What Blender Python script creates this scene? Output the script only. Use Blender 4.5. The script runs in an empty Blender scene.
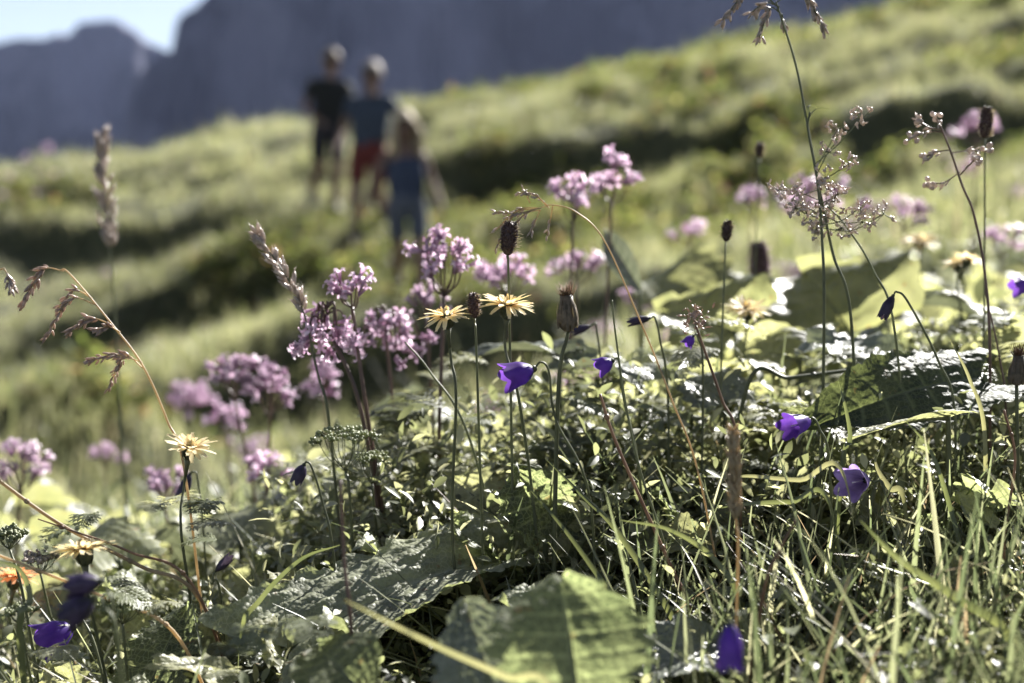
import bpy, math, random
import numpy as np
from mathutils import Vector, Matrix
C = bpy.context.scene
COL = C.collection
R = math.radians
rnd = random.Random(11)
rng = np.random.default_rng(7)

# ------------------------------------------------------------------ camera model
FPX = 1024 * 50 / 36.0
PITCH = R(-6.0)
FW = Vector((0, math.cos(PITCH), math.sin(PITCH)))
UP = Vector((0, -math.sin(PITCH), math.cos(PITCH)))
RT = Vector((1, 0, 0))
def P(px, py, d):
    return FW * d + RT * ((px - 512) / FPX * d) + UP * ((341.5 - py) / FPX * d)

# ------------------------------------------------------------------ noise + terrain
def _h(ix, iy, s):
    n = (ix.astype(np.int64) * 374761393 + iy.astype(np.int64) * 668265263 + s * 974634777) & 0xffffffff
    n = ((n ^ (n >> 13)) * 1274126177) & 0xffffffff
    n = n ^ (n >> 16)
    return (n & 0xffff) / 65535.0
def vn(x, y, s=0):
    x = np.asarray(x, float); y = np.asarray(y, float)
    ix = np.floor(x); iy = np.floor(y); fx = x - ix; fy = y - iy
    fx = fx * fx * (3 - 2 * fx); fy = fy * fy * (3 - 2 * fy)
    a = _h(ix, iy, s); b = _h(ix + 1, iy, s); c = _h(ix, iy + 1, s); d = _h(ix + 1, iy + 1, s)
    return (a + (b - a) * fx) * (1 - fy) + (c + (d - c) * fx) * fy
def fbm(x, y, s=0, o=4):
    r = 0; a = .5
    for k in range(o):
        r = r + a * (vn(x, y, s + k) - .5); x = x * 2.03 + 3.1; y = y * 2.03 + 1.7; a *= .5
    return r
BD = np.array([-60, -8, 0, .5, 1, 2, 4, 8, 12, 14.5, 15.5, 20, 22, 26, 40, 90, 400, 4000.])
BZ = np.array([-9, -1.2, -.33, -.32, -.31, -.31, -.40, -.62, -.62, -.24, .02, 1.27, 1.48, 1.3, -3, -28, -120, -140.])
_xs = np.linspace(-60, 400, 9200)
_bs = np.interp(_xs, BD, BZ)
_k = np.exp(-np.linspace(-2.2, 2.2, 31) ** 2); _k /= _k.sum()
_sm = np.convolve(_bs, _k, 'same'); _sm[:20] = _bs[:20]; _sm[-20:] = _bs[-20:]
SHADE_BANKS = [  # crest x, y, outward normal, half length, drop width, height: banks added so their steep faces put dark shaded bands on the hill
 (-3.9, 13.0, .68, -.733, 1.9, .55, .60), (-2.5, 9.9, .72, -.694, 2.0, .85, .90), (-1.7, 6.6, .72, -.694, 1.7, .75, .80), (-1.15, 4.3, .45, -.89, 1.0, .55, .46),
 (.35, 10.6, -.25, -.97, 1.3, .75, .62), (1.1, 17.0, -.25, -.97, 2.2, .60, .50), (3.0, 13.4, -.45, -.89, 1.3, .55, .40), (4.8, 15.2, -.45, -.89, 1.3, .55, .45),
 (-4.6, 16.8, -.3, -.95, 1.8, .4, .35), (5.6, 11.6, -.4, -.9, 1.4, .5, .45), (2.4, 8.0, -.5, -.86, .9, .4, .28)]
FIX = []
def banks(x, y):
    z = 0 * x
    for cx, cy, nx, ny, hl, wd, hh in SHADE_BANKS:
        s_ = (x - cx) * nx + (y - cy) * ny + .55 * fbm(x * .9, y * .9, int(cx * 7) + 50, 3); l_ = -(x - cx) * ny + (y - cy) * nx
        f = np.clip(s_ / wd, 0, 1); f = 1 - f * f * (3 - 2 * f)
        z = z - hh * np.where(s_ < wd, 1 - f, np.exp(-((s_ - wd) / (2.2 * wd + .5)) ** 2)) * np.exp(-(l_ / hl) ** 4)
    for fx, fy, fz, sg in FIX: z = z + fz * np.exp(-((x - fx) ** 2 + (y - fy) ** 2) / (2 * sg * sg))
    return z
def G(x, y):
    x = np.asarray(x, float); y = np.asarray(y, float)
    b = np.where(y < 399, np.interp(y, _xs, _sm), np.interp(y, BD, BZ))
    xc = np.clip(x, -60, 60)
    cr = np.where(xc > 0, .20 * xc, (.155 + .05 * np.clip((y - 2.5) / 2, 0, 1) * np.clip((14 - y) / 4, 0, 1)) * xc)
    fade = np.clip((120 - y) / 80, 0, 1)
    z = b + cr * fade
    w = np.clip((y - 2.2) / 3.6, 0, 1) * np.clip((60 - y) / 30, 0, 1) * (1 - .8 * np.exp(-((x + 1.4) ** 2 + .45 * (y - 13.6) ** 2) / 2.6))
    u = x * .55 + .9 * fbm(x * .3, y * .3, 5); v = y - .35 * x + 1.6 * fbm(x * .25, y * .25, 9)
    # grazing terraces: gentle tread, steep edge facing downhill
    s = v / 2.3; f = s - np.floor(s)
    terr = np.where(f < .72, f / .72, (1 - f) / .28)
    amp = .5 + 1.0 * vn(x * .35, s * .9, 31)
    z = z - w * .10 * (terr - .5) * amp * np.clip((y - 5) / 7, 0, 1)
    z = z + banks(x, y)
    z = z + w * (1 - .6 * np.clip((y - 14.5) / 3, 0, 1)) * (.46 * fbm(u * .9, y * .8, 21, 3) + .30 * fbm(x * 1.9, y * 1.7, 25, 2))
    z = z + .03 * fbm(x * 4, y * 4, 41, 2) + w * .16 * fbm(x * 2.6, y * 2.0, 83, 2)
    z = z + .065 * np.exp(-((x - .03) / .2) ** 2 - ((y - 1.04) / .13) ** 2)
    return z
for _it in range(6):      # the path the hikers stand on
    for px_, d_, py_ in ((326, 15.5, 215), (366, 14.3, 244), (411, 11.5, 303)):
        x_ = (px_ - 512) / FPX * d_; fz_ = (192 - py_) / FPX * d_ - float(G(x_, d_)); FIX.append((x_, d_, fz_, .75))
def ground(px, d):
    x = (px - 512) / FPX * d
    return Vector((x, d, float(G(x, d))))

# ------------------------------------------------------------------ object helpers
class MB:
    def __init__(s): s.v = []; s.f = []; s.a = []
    def add(s, vs, fs, a=0.0):
        o = len(s.v); s.v.extend(Vector(p) for p in vs)
        s.f.extend(tuple(i + o for i in q) for q in fs)
        s.a.extend(a if isinstance(a, (list, tuple)) else [a] * len(vs))
    def tube(s, pts, rad, n=6, a=0.0, cap=True):
        pts = [Vector(p) for p in pts]; m = len(pts)
        if not isinstance(rad, (list, tuple)): rad = [rad] * m
        vs = []; ref = None
        for i, p in enumerate(pts):
            t = (pts[min(i + 1, m - 1)] - pts[max(i - 1, 0)])
            t = t.normalized() if t.length > 1e-9 else Vector((0, 0, 1))
            if ref is None: ref = t.orthogonal().normalized()
            ref = ref - t * ref.dot(t)
            ref = ref.normalized() if ref.length > 1e-6 else t.orthogonal().normalized()
            b = t.cross(ref)
            for k in range(n):
                w = 2 * math.pi * k / n
                vs.append(p + (ref * math.cos(w) + b * math.sin(w)) * rad[i])
        fs = [(i * n + k, i * n + (k + 1) % n, (i + 1) * n + (k + 1) % n, (i + 1) * n + k) for i in range(m - 1) for k in range(n)]
        if cap: fs += [tuple(range(n))[::-1], tuple((m - 1) * n + k for k in range(n))]
        s.add(vs, fs, a)
    def blob(s, c, axis, ln, r, n=6, m=5, a=0.0, rn=None):
        axis = Vector(axis).normalized(); c = Vector(c)
        pts = []; rad = []
        for i in range(m + 1):
            w = math.pi * i / m
            pts.append(c - axis * (ln / 2 * math.cos(w))); rad.append(max(r * math.sin(w) ** .8, r * .08))
        s.tube(pts, rad, n, a)
    def strip(s, pts, wid, side, a=0.0, fold=0.0, curl=None):
        """ribbon along pts; wid list; side list/vec; 3 verts across when folded"""
        m = len(pts); vs = []; aa = []
        for i, p in enumerate(pts):
            t = Vector(pts[min(i + 1, m - 1)]) - Vector(pts[max(i - 1, 0)])
            sd = (side[i] if isinstance(side, list) else side); sd = (sd - t * (sd.dot(t) / max(t.length_squared, 1e-12)))
            sd = sd.normalized() if sd.length > 1e-9 else RT
            nn = sd.cross(t).normalized() if t.length > 1e-9 else UP
            w = wid[i]
            vs += [Vector(p) - sd * w / 2, Vector(p) + nn * w * fold, Vector(p) + sd * w / 2]
            aa += [a[i] if isinstance(a, list) else a] * 3
        fs = []
        for i in range(m - 1):
            for k in range(2):
                fs.append((i * 3 + k, i * 3 + k + 1, i * 3 + k + 4, i * 3 + k + 3))
        s.add(vs, fs, aa)
    def obj(s, name, mat, parent=None, smooth=True):
        me = bpy.data.meshes.new(name)
        off = parent.matrix_world.translation if False else (parent['_o'] if parent is not None and '_o' in parent else None)
        off = Vector(off) if off is not None else Vector((0, 0, 0))
        me.from_pydata([tuple(p - off) for p in s.v], [], s.f)
        at = me.attributes.new('v', 'FLOAT', 'POINT'); at.data.foreach_set('value', [float(q) for q in s.a])
        if smooth: me.polygons.foreach_set('use_smooth', [True] * len(me.polygons))
        me.materials.append(mat); me.update()
        o = bpy.data.objects.new(name, me); COL.objects.link(o)
        if parent is not None:
            o.parent = parent
            if parent.type != 'EMPTY': o['_o'] = tuple(off)
        return o
def thing(name, label, cat, loc, group=None):
    o = bpy.data.objects.new(name, None); COL.objects.link(o)
    o.empty_display_size = .02
    o.location = loc; o['_o'] = tuple(loc); o['label'] = label; o['category'] = cat
    if group: o['group'] = group
    return o
def bez(pts, n=14):
    """Catmull-Rom through points"""
    pts = [Vector(p) for p in pts]
    q = [2 * pts[0] - pts[1]] + pts + [2 * pts[-1] - pts[-2]]
    out = []
    for i in range(1, len(q) - 2):
        for k in range(n):
            t = k / n
            a, b, c, d = q[i - 1], q[i], q[i + 1], q[i + 2]
            out.append(.5 * ((2 * b) + (c - a) * t + (2 * a - 5 * b + 4 * c - d) * t * t + (3 * b - a - 3 * c + d) * t ** 3))
    out.append(pts[-1]); return out
def rvec(s=1.0): return Vector((rnd.uniform(-s, s), rnd.uniform(-s, s), rnd.uniform(-s, s)))
def frame(ax):
    ax = Vector(ax).normalized(); u = ax.orthogonal().normalized(); return ax, u, ax.cross(u)

# ------------------------------------------------------------------ materials
def newmat(name):
    m = bpy.data.materials.new(name); m.use_nodes = True
    nt = m.node_tree; nt.nodes.clear()
    return m, nt, nt.nodes, nt.links
def mixc(N, L, f, a, b):
    n = N.new('ShaderNodeMix'); n.data_type = 'RGBA'
    if isinstance(f, float): n.inputs[0].default_value = f
    else: L.new(f, n.inputs[0])
    for i, c in ((6, a), (7, b)):
        if isinstance(c, tuple): n.inputs[i].default_value = (*c, 1)
        else: L.new(c, n.inputs[i])
    return n.outputs[2]
def plant(name, c0, c1, tr=None, net=0, tf=.4, rough=.45, nscale=60., bump=0., bscale=200., vcol=None, attr=False, spec=.5, under=None, rv=True):
    """leafy surface: reflecting + light passing through. c0/c1 mottled, vcol where attribute v = 1"""
    m, nt, N, L = newmat(name)
    out = N.new('ShaderNodeOutputMaterial'); pr = N.new('ShaderNodeBsdfPrincipled'); tl = N.new('ShaderNodeBsdfTranslucent'); mx = N.new('ShaderNodeMixShader')
    pr.inputs['Roughness'].default_value = rough; pr.inputs['Specular IOR Level'].default_value = spec
    tc = N.new('ShaderNodeTexCoord')
    if attr:
        at = N.new('ShaderNodeAttribute'); at.attribute_name = 'tint'; col = at.outputs['Color']
    else:
        no = N.new('ShaderNodeTexNoise'); no.inputs['Scale'].default_value = nscale; no.inputs['Detail'].default_value = 4
        L.new(tc.outputs['Object'], no.inputs['Vector'])
        rp = N.new('ShaderNodeValToRGB'); rp.color_ramp.elements[0].position = .35; rp.color_ramp.elements[1].position = .65
        rp.color_ramp.elements[0].color = (*c0, 1); rp.color_ramp.elements[1].color = (*c1, 1)
        L.new(no.outputs['Fac'], rp.inputs['Fac']); col = rp.outputs['Color']
        if vcol:
            at = N.new('ShaderNodeAttribute'); at.attribute_name = 'v'
            col = mixc(N, L, at.outputs['Fac'], col, vcol)
        if net:
            ve = N.new('ShaderNodeTexVoronoi'); ve.feature = 'DISTANCE_TO_EDGE'; ve.inputs['Scale'].default_value = net; L.new(tc.outputs['Object'], ve.inputs['Vector'])
            m2 = N.new('ShaderNodeMapRange'); m2.inputs[1].default_value = 0; m2.inputs[2].default_value = .09; m2.inputs[3].default_value = .6; m2.inputs[4].default_value = 0
            L.new(ve.outputs['Distance'], m2.inputs[0]); col = mixc(N, L, m2.outputs[0], col, vcol)
            n3 = N.new('ShaderNodeTexNoise'); n3.inputs['Scale'].default_value = 140; n3.inputs['Detail'].default_value = 3; L.new(tc.outputs['Object'], n3.inputs['Vector'])
            m3 = N.new('ShaderNodeMapRange'); m3.inputs[1].default_value = .66; m3.inputs[2].default_value = .72; m3.inputs[3].default_value = 0; m3.inputs[4].default_value = .7
            L.new(n3.outputs['Fac'], m3.inputs[0]); col = mixc(N, L, m3.outputs[0], col, (.16, .10, .05))
        if rv:
            oi = N.new('ShaderNodeObjectInfo'); hs = N.new('ShaderNodeHueSaturation')
            mr = N.new('ShaderNodeMapRange'); mr.inputs[3].default_value = .75; mr.inputs[4].default_value = 1.25
            L.new(oi.outputs['Random'], mr.inputs[0]); L.new(mr.outputs[0], hs.inputs['Value']); L.new(col, hs.inputs['Color']); col = hs.outputs['Color']
    if under:
        ge = N.new('ShaderNodeNewGeometry'); ucol = mixc(N, L, ge.outputs['Backfacing'], col, under)
    else: ucol = col
    L.new(ucol, pr.inputs['Base Color'])
    mu = N.new('ShaderNodeMix'); mu.data_type = 'RGBA'; mu.blend_type = 'MULTIPLY'; mu.inputs[0].default_value = 1
    L.new(col, mu.inputs[6]); mu.inputs[7].default_value = (*(tr or (1.6, 1.6, .9)), 1)
    L.new(mu.outputs[2], tl.inputs['Color'])
    mx.inputs[0].default_value = tf
    L.new(pr.outputs[0], mx.inputs[1]); L.new(tl.outputs[0], mx.inputs[2]); L.new(mx.outputs[0], out.inputs[0])
    if bump > 0:
        vo = N.new('ShaderNodeTexVoronoi'); vo.inputs['Scale'].default_value = bscale; L.new(tc.outputs['Object'], vo.inputs['Vector'])
        bp = N.new('ShaderNodeBump'); bp.inputs['Strength'].default_value = bump; bp.inputs['Distance'].default_value = .0012
        L.new(vo.outputs['Distance'], bp.inputs['Height']); bp.invert = True
        L.new(bp.outputs[0], pr.inputs['Normal'])
        L.new(bp.outputs[0], tl.inputs['Normal'])
    return m
def solid(name, c0, c1, rough=.8, scale=5., bump=0.0, spec=.3, detail=6, dist=.1):
    m, nt, N, L = newmat(name)
    out = N.new('ShaderNodeOutputMaterial'); pr = N.new('ShaderNodeBsdfPrincipled'); tc = N.new('ShaderNodeTexCoord')
    no = N.new('ShaderNodeTexNoise'); no.inputs['Scale'].default_value = scale; no.inputs['Detail'].default_value = detail
    L.new(tc.outputs['Object'], no.inputs['Vector'])
    rp = N.new('ShaderNodeValToRGB'); q0 = .44 if scale < .1 else .35; rp.color_ramp.elements[0].position = q0; rp.color_ramp.elements[1].position = 1 - q0
    rp.color_ramp.elements[0].color = (*c0, 1); rp.color_ramp.elements[1].color = (*c1, 1)
    L.new(no.outputs['Fac'], rp.inputs['Fac']); L.new(rp.outputs[0], pr.inputs['Base Color'])
    pr.inputs['Roughness'].default_value = rough; pr.inputs['Specular IOR Level'].default_value = spec
    if bump:
        bp = N.new('ShaderNodeBump'); bp.inputs['Strength'].default_value = bump; bp.inputs['Distance'].default_value = dist
        L.new(no.outputs['Fac'], bp.inputs['Height']); L.new(bp.outputs[0], pr.inputs['Normal'])
    L.new(pr.outputs[0], out.inputs[0]); return m
M = {}
M['stem'] = plant('stem_green', (.09, .10, .055), (.15, .16, .09), tf=.25, rough=.5)
M['stem_red'] = plant('stem_red', (.09, .055, .045), (.15, .09, .07), tf=.15, rough=.45)
M['straw'] = plant('straw', (.42, .34, .22), (.56, .47, .33), tf=.5, tr=(1.2, 1.1, .9), rough=.45)
M['dry'] = plant('dry_brown', (.16, .09, .055), (.28, .18, .11), tf=.25, tr=(1.2, 1.0, .8), rough=.5)
M['spikelet'] = plant('spikelet', (.24, .18, .15), (.42, .34, .29), tf=.45, tr=(1.3, 1.2, 1.1), rough=.35, nscale=300, spec=.8)
M['spikelet_pale'] = plant('spikelet_pale', (.34, .28, .24), (.55, .48, .43), tf=.4, tr=(1.2, 1.15, 1.1), rough=.35, nscale=300, spec=.8)
M['brown_head'] = plant('brown_head', (.055, .03, .03), (.12, .07, .065), tf=.2, rough=.6, nscale=400)
M['fuzz'] = plant('fuzz', (.30, .25, .24), (.5, .44, .42), tf=.5, rough=.6)
M['yellow'] = plant('yellow_petal', (.74, .62, .35), (.82, .73, .50), tr=(1.05, 1.0, .85), tf=.5, rough=.5, vcol=(.62, .34, .12), nscale=90)
M['orange'] = plant('orange_petal', (.62, .30, .14), (.72, .42, .22), tr=(1.1, .9, .7), tf=.5, rough=.5, vcol=(.5, .2, .1), nscale=90)
M['involucre'] = plant('involucre', (.025, .03, .015), (.06, .065, .03), tf=.15, rough=.55, nscale=300)
M['brown_bract'] = plant('brown_bract', (.07, .055, .035), (.16, .12, .08), tf=.2, rough=.55, nscale=350)
M['violet'] = plant('violet_petal', (.085, .034, .22), (.14, .062, .32), tr=(1.5, 1.3, 1.4), tf=.5, rough=.4, vcol=(.06, .03, .24), nscale=120, rv=False)
M['violet_pale'] = plant('lilac_petal', (.26, .19, .42), (.38, .29, .55), tr=(1.3, 1.2, 1.3), tf=.5, rough=.4, vcol=(.15, .09, .3), nscale=120, rv=False)
M['violet_dark'] = plant('violet_wilted', (.028, .020, .048), (.06, .042, .10), tf=.3, rough=.5, nscale=200)
M['pink'] = plant('pink_floret', (.40, .28, .38), (.72, .60, .69), tr=(1.1, 1.0, 1.05), tf=.45, rough=.45, nscale=180, vcol=(.16, .07, .12))
M['pink_pale'] = plant('pink_pale_floret', (.50, .40, .48), (.70, .60, .67), tr=(1.1, .95, 1.05), tf=.45, rough=.45, nscale=180, vcol=(.3, .14, .26))
M['white'] = plant('white_petal', (.7, .68, .66), (.8, .78, .76), tr=(1, 1, 1), tf=.4, rough=.5)
M['umbel'] = plant('umbel_green', (.16, .18, .09), (.28, .30, .17), tf=.3, rough=.5, nscale=300)
M['leaf'] = plant('broad_leaf', (.075, .088, .052), (.12, .13, .082), tr=(2.25, 2.35, 1.55), tf=.55, rough=.5, nscale=45, bump=.3, bscale=420, vcol=(.30, .32, .20), under=(.13, .15, .09), spec=.4, net=300)
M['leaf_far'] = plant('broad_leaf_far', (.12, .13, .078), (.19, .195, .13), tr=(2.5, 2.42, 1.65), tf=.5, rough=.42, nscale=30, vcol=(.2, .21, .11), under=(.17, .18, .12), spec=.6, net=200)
M['leaf_grey'] = plant('grey_leaf', (.10, .115, .085), (.17, .185, .14), tr=(1.2, 1.2, .8), tf=.25, rough=.42, nscale=60, bump=.45, bscale=380, vcol=(.24, .25, .2), under=(.2, .21, .17), spec=.7, net=300)
M['leaf_pale'] = plant('pale_leaf', (.17, .175, .10), (.26, .26, .165), tr=(1.5, 1.5, 1.05), tf=.45, rough=.45, nscale=60, bump=.5, bscale=300, vcol=(.34, .34, .22), net=300)
M['grass'] = plant('grass_blades', None, None, attr=True, tr=(1.95, 2.0, 1.5), tf=.45, rough=.42, spec=.6)
M['farg'] = plant('hillside_grass', None, None, attr=True, tr=(1.95, 2.0, 1.55), tf=.5, rough=.45, spec=.5)
M['cover'] = plant('cover_leaves', None, None, attr=True, tr=(2.0, 1.95, 1.35), tf=.42, rough=.46, spec=.5)
M['cover_far'] = plant('hillside_herb_leaves', None, None, attr=True, tr=(2.0, 1.95, 1.3), tf=.45, rough=.75, spec=.15)
M['soil'] = solid('turf_soil', (.035, .038, .018), (.075, .075, .035), .95, 9, .6, dist=.02)
M['rock'] = solid('mountain_rock', (.018, .020, .040), (.085, .085, .125), .95, .009, .0, detail=9)
M['skin'] = solid('skin', (.15, .09, .07), (.20, .125, .095), .5, 12)
M['hair_dark'] = solid('brown_hair', (.12, .09, .07), (.19, .15, .115), .6, 30, spec=.2)
M['hair_grey'] = solid('grey_hair', (.22, .19, .17), (.32, .28, .25), .6, 30, spec=.2)
M['hair_blond'] = solid('blond_hair', (.38, .30, .20), (.52, .42, .30), .6, 30, spec=.25)
M['shirt_dark'] = solid('dark_shirt', (.012, .013, .013), (.022, .024, .022), .8, 20)
M['shirt_blue'] = solid('blue_grey_shirt', (.03, .04, .06), (.05, .064, .095), .8, 20)
M['vest'] = solid('navy_vest', (.020, .026, .05), (.03, .038, .07), .8, 20)
M['shorts_dark'] = solid('dark_shorts', (.02, .02, .028), (.032, .032, .04), .8, 20)
M['shorts_red'] = solid('red_shorts', (.10, .02, .018), (.14, .03, .025), .8, 20)
M['shorts_grey'] = solid('grey_blue_shorts', (.07, .08, .11), (.10, .11, .14), .8, 20)
M['top_blue'] = solid('blue_top', (.035, .045, .08), (.05, .065, .11), .8, 20)
M['boot'] = solid('boot_leather', (.05, .04, .035), (.08, .065, .05), .7, 20)
M['eye'] = solid('eye_dark', (.02, .015, .01), (.03, .02, .015), .3, 20)

# ------------------------------------------------------------------ world, sun, camera
SUN_AZ, SUN_EL = R(33), R(33)       # azimuth from +Y towards +X
w = bpy.data.worlds.new('World'); C.world = w; w.use_nodes = True
nt = w.node_tree; bg = nt.nodes['Background']; sk = nt.nodes.new('ShaderNodeTexSky'); sk.sky_type = 'NISHITA'; sk.sun_disc = False
sk.sun_elevation = SUN_EL; sk.sun_rotation = SUN_AZ; sk.altitude = 1800; sk.air_density = .9; sk.dust_density = 1.0; sk.ozone_density = 2.0
hs_ = nt.nodes.new('ShaderNodeHueSaturation'); hs_.inputs['Saturation'].default_value = .62; hs_.inputs['Value'].default_value = .66; nt.links.new(sk.outputs[0], hs_.inputs['Color']); nt.links.new(hs_.outputs[0], bg.inputs[0]); bg.inputs[1].default_value = .05
sl = bpy.data.lights.new('sun', 'SUN'); sl.energy = 5.0; sl.angle = R(.53); sl.color = (1, .97, .925)
so = bpy.data.objects.new('sun', sl); COL.objects.link(so)
sd = Vector((math.sin(SUN_AZ) * math.cos(SUN_EL), math.cos(SUN_AZ) * math.cos(SUN_EL), math.sin(SUN_EL)))
so.rotation_euler = (-sd).to_track_quat('-Z', 'Y').to_euler()
cd = bpy.data.cameras.new('camera'); cam = bpy.data.objects.new('camera', cd); COL.objects.link(cam); C.camera = cam
cd.lens = 50; cd.sensor_width = 36; cd.clip_start = .02; cd.clip_end = 12000
cam.rotation_euler = (math.pi / 2 + PITCH, 0, 0)
cd.dof.use_dof = True; cd.dof.focus_distance = .865; cd.dof.aperture_fstop = 4.7; cd.dof.aperture_blades = 9
C.view_settings.view_transform = 'Standard'; C.view_settings.look = 'None'; C.view_settings.gamma = 1; C.view_settings.exposure = 2.08
C.render.engine = 'CYCLES'
C.cycles.use_denoising = True
C.cycles.max_bounces = 8; C.cycles.diffuse_bounces = 2; C.cycles.glossy_bounces = 2; C.cycles.transmission_bounces = 4; C.cycles.volume_bounces = 0
C.cycles.sample_clamp_indirect = 6; C.cycles.sample_clamp_direct = 0
C.cycles.volume_step_rate = 10

# ------------------------------------------------------------------ fast numpy meshes
def npmesh(name, V, F, mat, tint=None, smooth=True):
    me = bpy.data.meshes.new(name); nv = len(V); nf = len(F); k = F.shape[1]
    me.vertices.add(nv); me.vertices.foreach_set('co', V.astype(np.float32).ravel())
    me.loops.add(nf * k); me.loops.foreach_set('vertex_index', F.astype(np.int32).ravel())
    me.polygons.add(nf); me.polygons.foreach_set('loop_start', np.arange(0, nf * k, k, dtype=np.int32))
    me.polygons.foreach_set('use_smooth', np.full(nf, smooth))
    if tint is not None:
        at = me.attributes.new('tint', 'FLOAT_COLOR', 'POINT')
        at.data.foreach_set('color', np.concatenate([tint, np.ones((nv, 1))], 1).astype(np.float32).ravel())
    me.update(calc_edges=True); me.validate(); me.materials.append(mat)
    o = bpy.data.objects.new(name, me); COL.objects.link(o); return o

def grid_faces(ny, nx):
    i = np.arange(ny - 1)[:, None] * nx + np.arange(nx - 1)[None]
    i = i.ravel(); return np.stack([i, i + 1, i + nx + 1, i + nx], 1)

# ground sheet
gx = np.sinh(np.linspace(-9.3, 9.3, 420)) * .33
gy = np.concatenate([-np.sinh(np.linspace(5.5, .05, 30)) * .5, np.arange(0, 3, .03), np.arange(3, 28, .09), 28 + np.sinh(np.linspace(.02, 7.6, 80)) * 4])
X, Y = np.meshgrid(gx, gy); Z = G(X, Y)
o = npmesh('ground', np.stack([X, Y, Z], -1).reshape(-1, 3), grid_faces(*X.shape), M['soil']); o['kind'] = 'structure'

# mountains: heightfields built round the viewer's valley
def mountain(name, px, py, r0, r1, seed, base=-140):
    """ridge elevation profile over azimuth, ridge at radius r1, foot at r0"""
    n = 420; az = np.linspace(px[0], px[-1], n); el = np.interp(az, px, py)
    el = el + 4.2 * fbm(az * .09, az * 0, seed, 4) * 2
    u = (az - 512) / FPX
    t = np.concatenate([np.linspace(0, 1, 110), 1 + np.linspace(.01, .5, 25)])
    U, T = np.meshgrid(u, t); EL = np.meshgrid(el, t)[0]
    rr = r0 + (r1 - r0) * T
    elev = (192 - EL) / FPX
    topz = elev * r1
    prof = np.where(T <= 1, .25 * T + .75 * T ** 2.2, 1 - (T - 1) * 1.3)
    zz = base + (topz - base) * prof
    rel = fbm(U * 28, T * 3.5, seed + 3, 5) * .34 + np.abs(fbm(U * 60 + T * 2, T * 9, seed + 7, 5)) * -.25
    zz = zz + (topz - base) * rel * np.clip(np.sin(np.clip(T, 0, 1) * math.pi), 0, 1) ** .6 * .55
    rr = rr * (1 + .16 * fbm(U * 22, T * 2, seed + 13, 5) * (1 - np.clip(T, 0, 1) ** 8))
    V = np.stack([U * rr, rr, zz], -1).reshape(-1, 3)
    o = npmesh(name, V, grid_faces(*U.shape), M['rock']); o['kind'] = 'structure'; return o
mountain('mountain', [-900, -400, -150, 0, 28, 50, 75, 86, 98, 128, 140, 150, 172, 200, 300, 500, 800],
         [60, 20, 60, 47, 41, 42, 38, 29, 26, 25, 34, 44, 53, 60, 70, 120, 190], 1420, 1700, 3)
mountain('mountain', [105, 130, 145, 160, 172, 177, 181, 184, 200, 214, 240, 300, 420, 600, 900, 1300, 1900, 2600],
         [200, 115, 76, 63, 56, 52, 30, 20, 12, -2, -30, -60, -90, -60, -120, -70, -40, 60], 900, 1150, 8)

# haze
hb = MB(); x0, x1, y0, y1, z0, z1 = -3200, 3400, -400, 3600, -175, 430
hb.add([(x0, y0, z0), (x1, y0, z0), (x1, y1, z0), (x0, y1, z0), (x0, y0, z1), (x1, y0, z1), (x1, y1, z1), (x0, y1, z1)],
       [(0, 3, 2, 1), (4, 5, 6, 7), (0, 1, 5, 4), (1, 2, 6, 5), (2, 3, 7, 6), (3, 0, 4, 7)])
hm, nt_, N_, L_ = newmat('haze_air'); ou = N_.new('ShaderNodeOutputMaterial'); pv = N_.new('ShaderNodeVolumePrincipled')
pv.inputs['Color'].default_value = (.5, .6, .95, 1); pv.inputs['Density'].default_value = .00004; pv.inputs['Anisotropy'].default_value = .2
L_.new(pv.outputs[0], ou.inputs['Volume'])
HZ = hb.obj('haze', hm, smooth=False); HZ['kind'] = 'stuff'

# ------------------------------------------------------------------ grass (stuff)
def blades(name, xs, ys, h, wd, th0, kap, az, K, tint, mat, across=2, zoff=0.):
    n = len(xs); zs = G(xs, ys) - .004 + zoff
    ds = h / K; p = np.stack([xs, ys, zs], 1); dirv = np.stack([np.cos(az), np.sin(az), 0 * az], 1)
    yaw = az + np.pi / 2 + rng.normal(0, .5, n); side = np.stack([np.cos(yaw), np.sin(yaw), 0 * yaw], 1)
    P_ = []; th = th0.copy()
    for k in range(K + 1):
        t = k / K; wk = (wd * (1 - t ** 2.2) * .5 * (0.65 + .7 * min(t * 3, 1) * .5) + .0002)[:, None]
        if across == 3:
            nrm = np.cross(side, dirv * np.sin(th)[:, None] + np.array([0, 0, 1]) * np.cos(th)[:, None])
            P_ += [p - side * wk, p + nrm * wk * .5, p + side * wk]
        else: P_ += [p - side * wk, p + side * wk]
        p = p + (dirv * np.sin(th)[:, None] + np.array([0, 0, 1.]) * np.cos(th)[:, None]) * ds[:, None]
        th = th + kap / K
    A = across; V = np.stack(P_, 1).reshape(-1, 3); nv = (K + 1) * A
    q = []
    for k in range(K):
        for a in range(A - 1): q.append((k * A + a, k * A + a + 1, (k + 1) * A + a + 1, (k + 1) * A + a))
    F = (np.array(q)[None] + (np.arange(n) * nv)[:, None, None]).reshape(-1, 4)
    T = np.repeat(tint, nv, 0)
    o = npmesh(name, V, F, mat, T); return o
def tints(n, pal, wts, jit=.18):
    i = rng.choice(len(pal), n, p=np.array(wts) / sum(wts)); c = np.array(pal)[i]
    return c * (1 + rng.normal(0, jit, (n, 1)))
GP = [(.070, .083, .048), (.115, .125, .078), (.17, .175, .118), (.34, .32, .24), (.20, .145, .105)]
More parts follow.
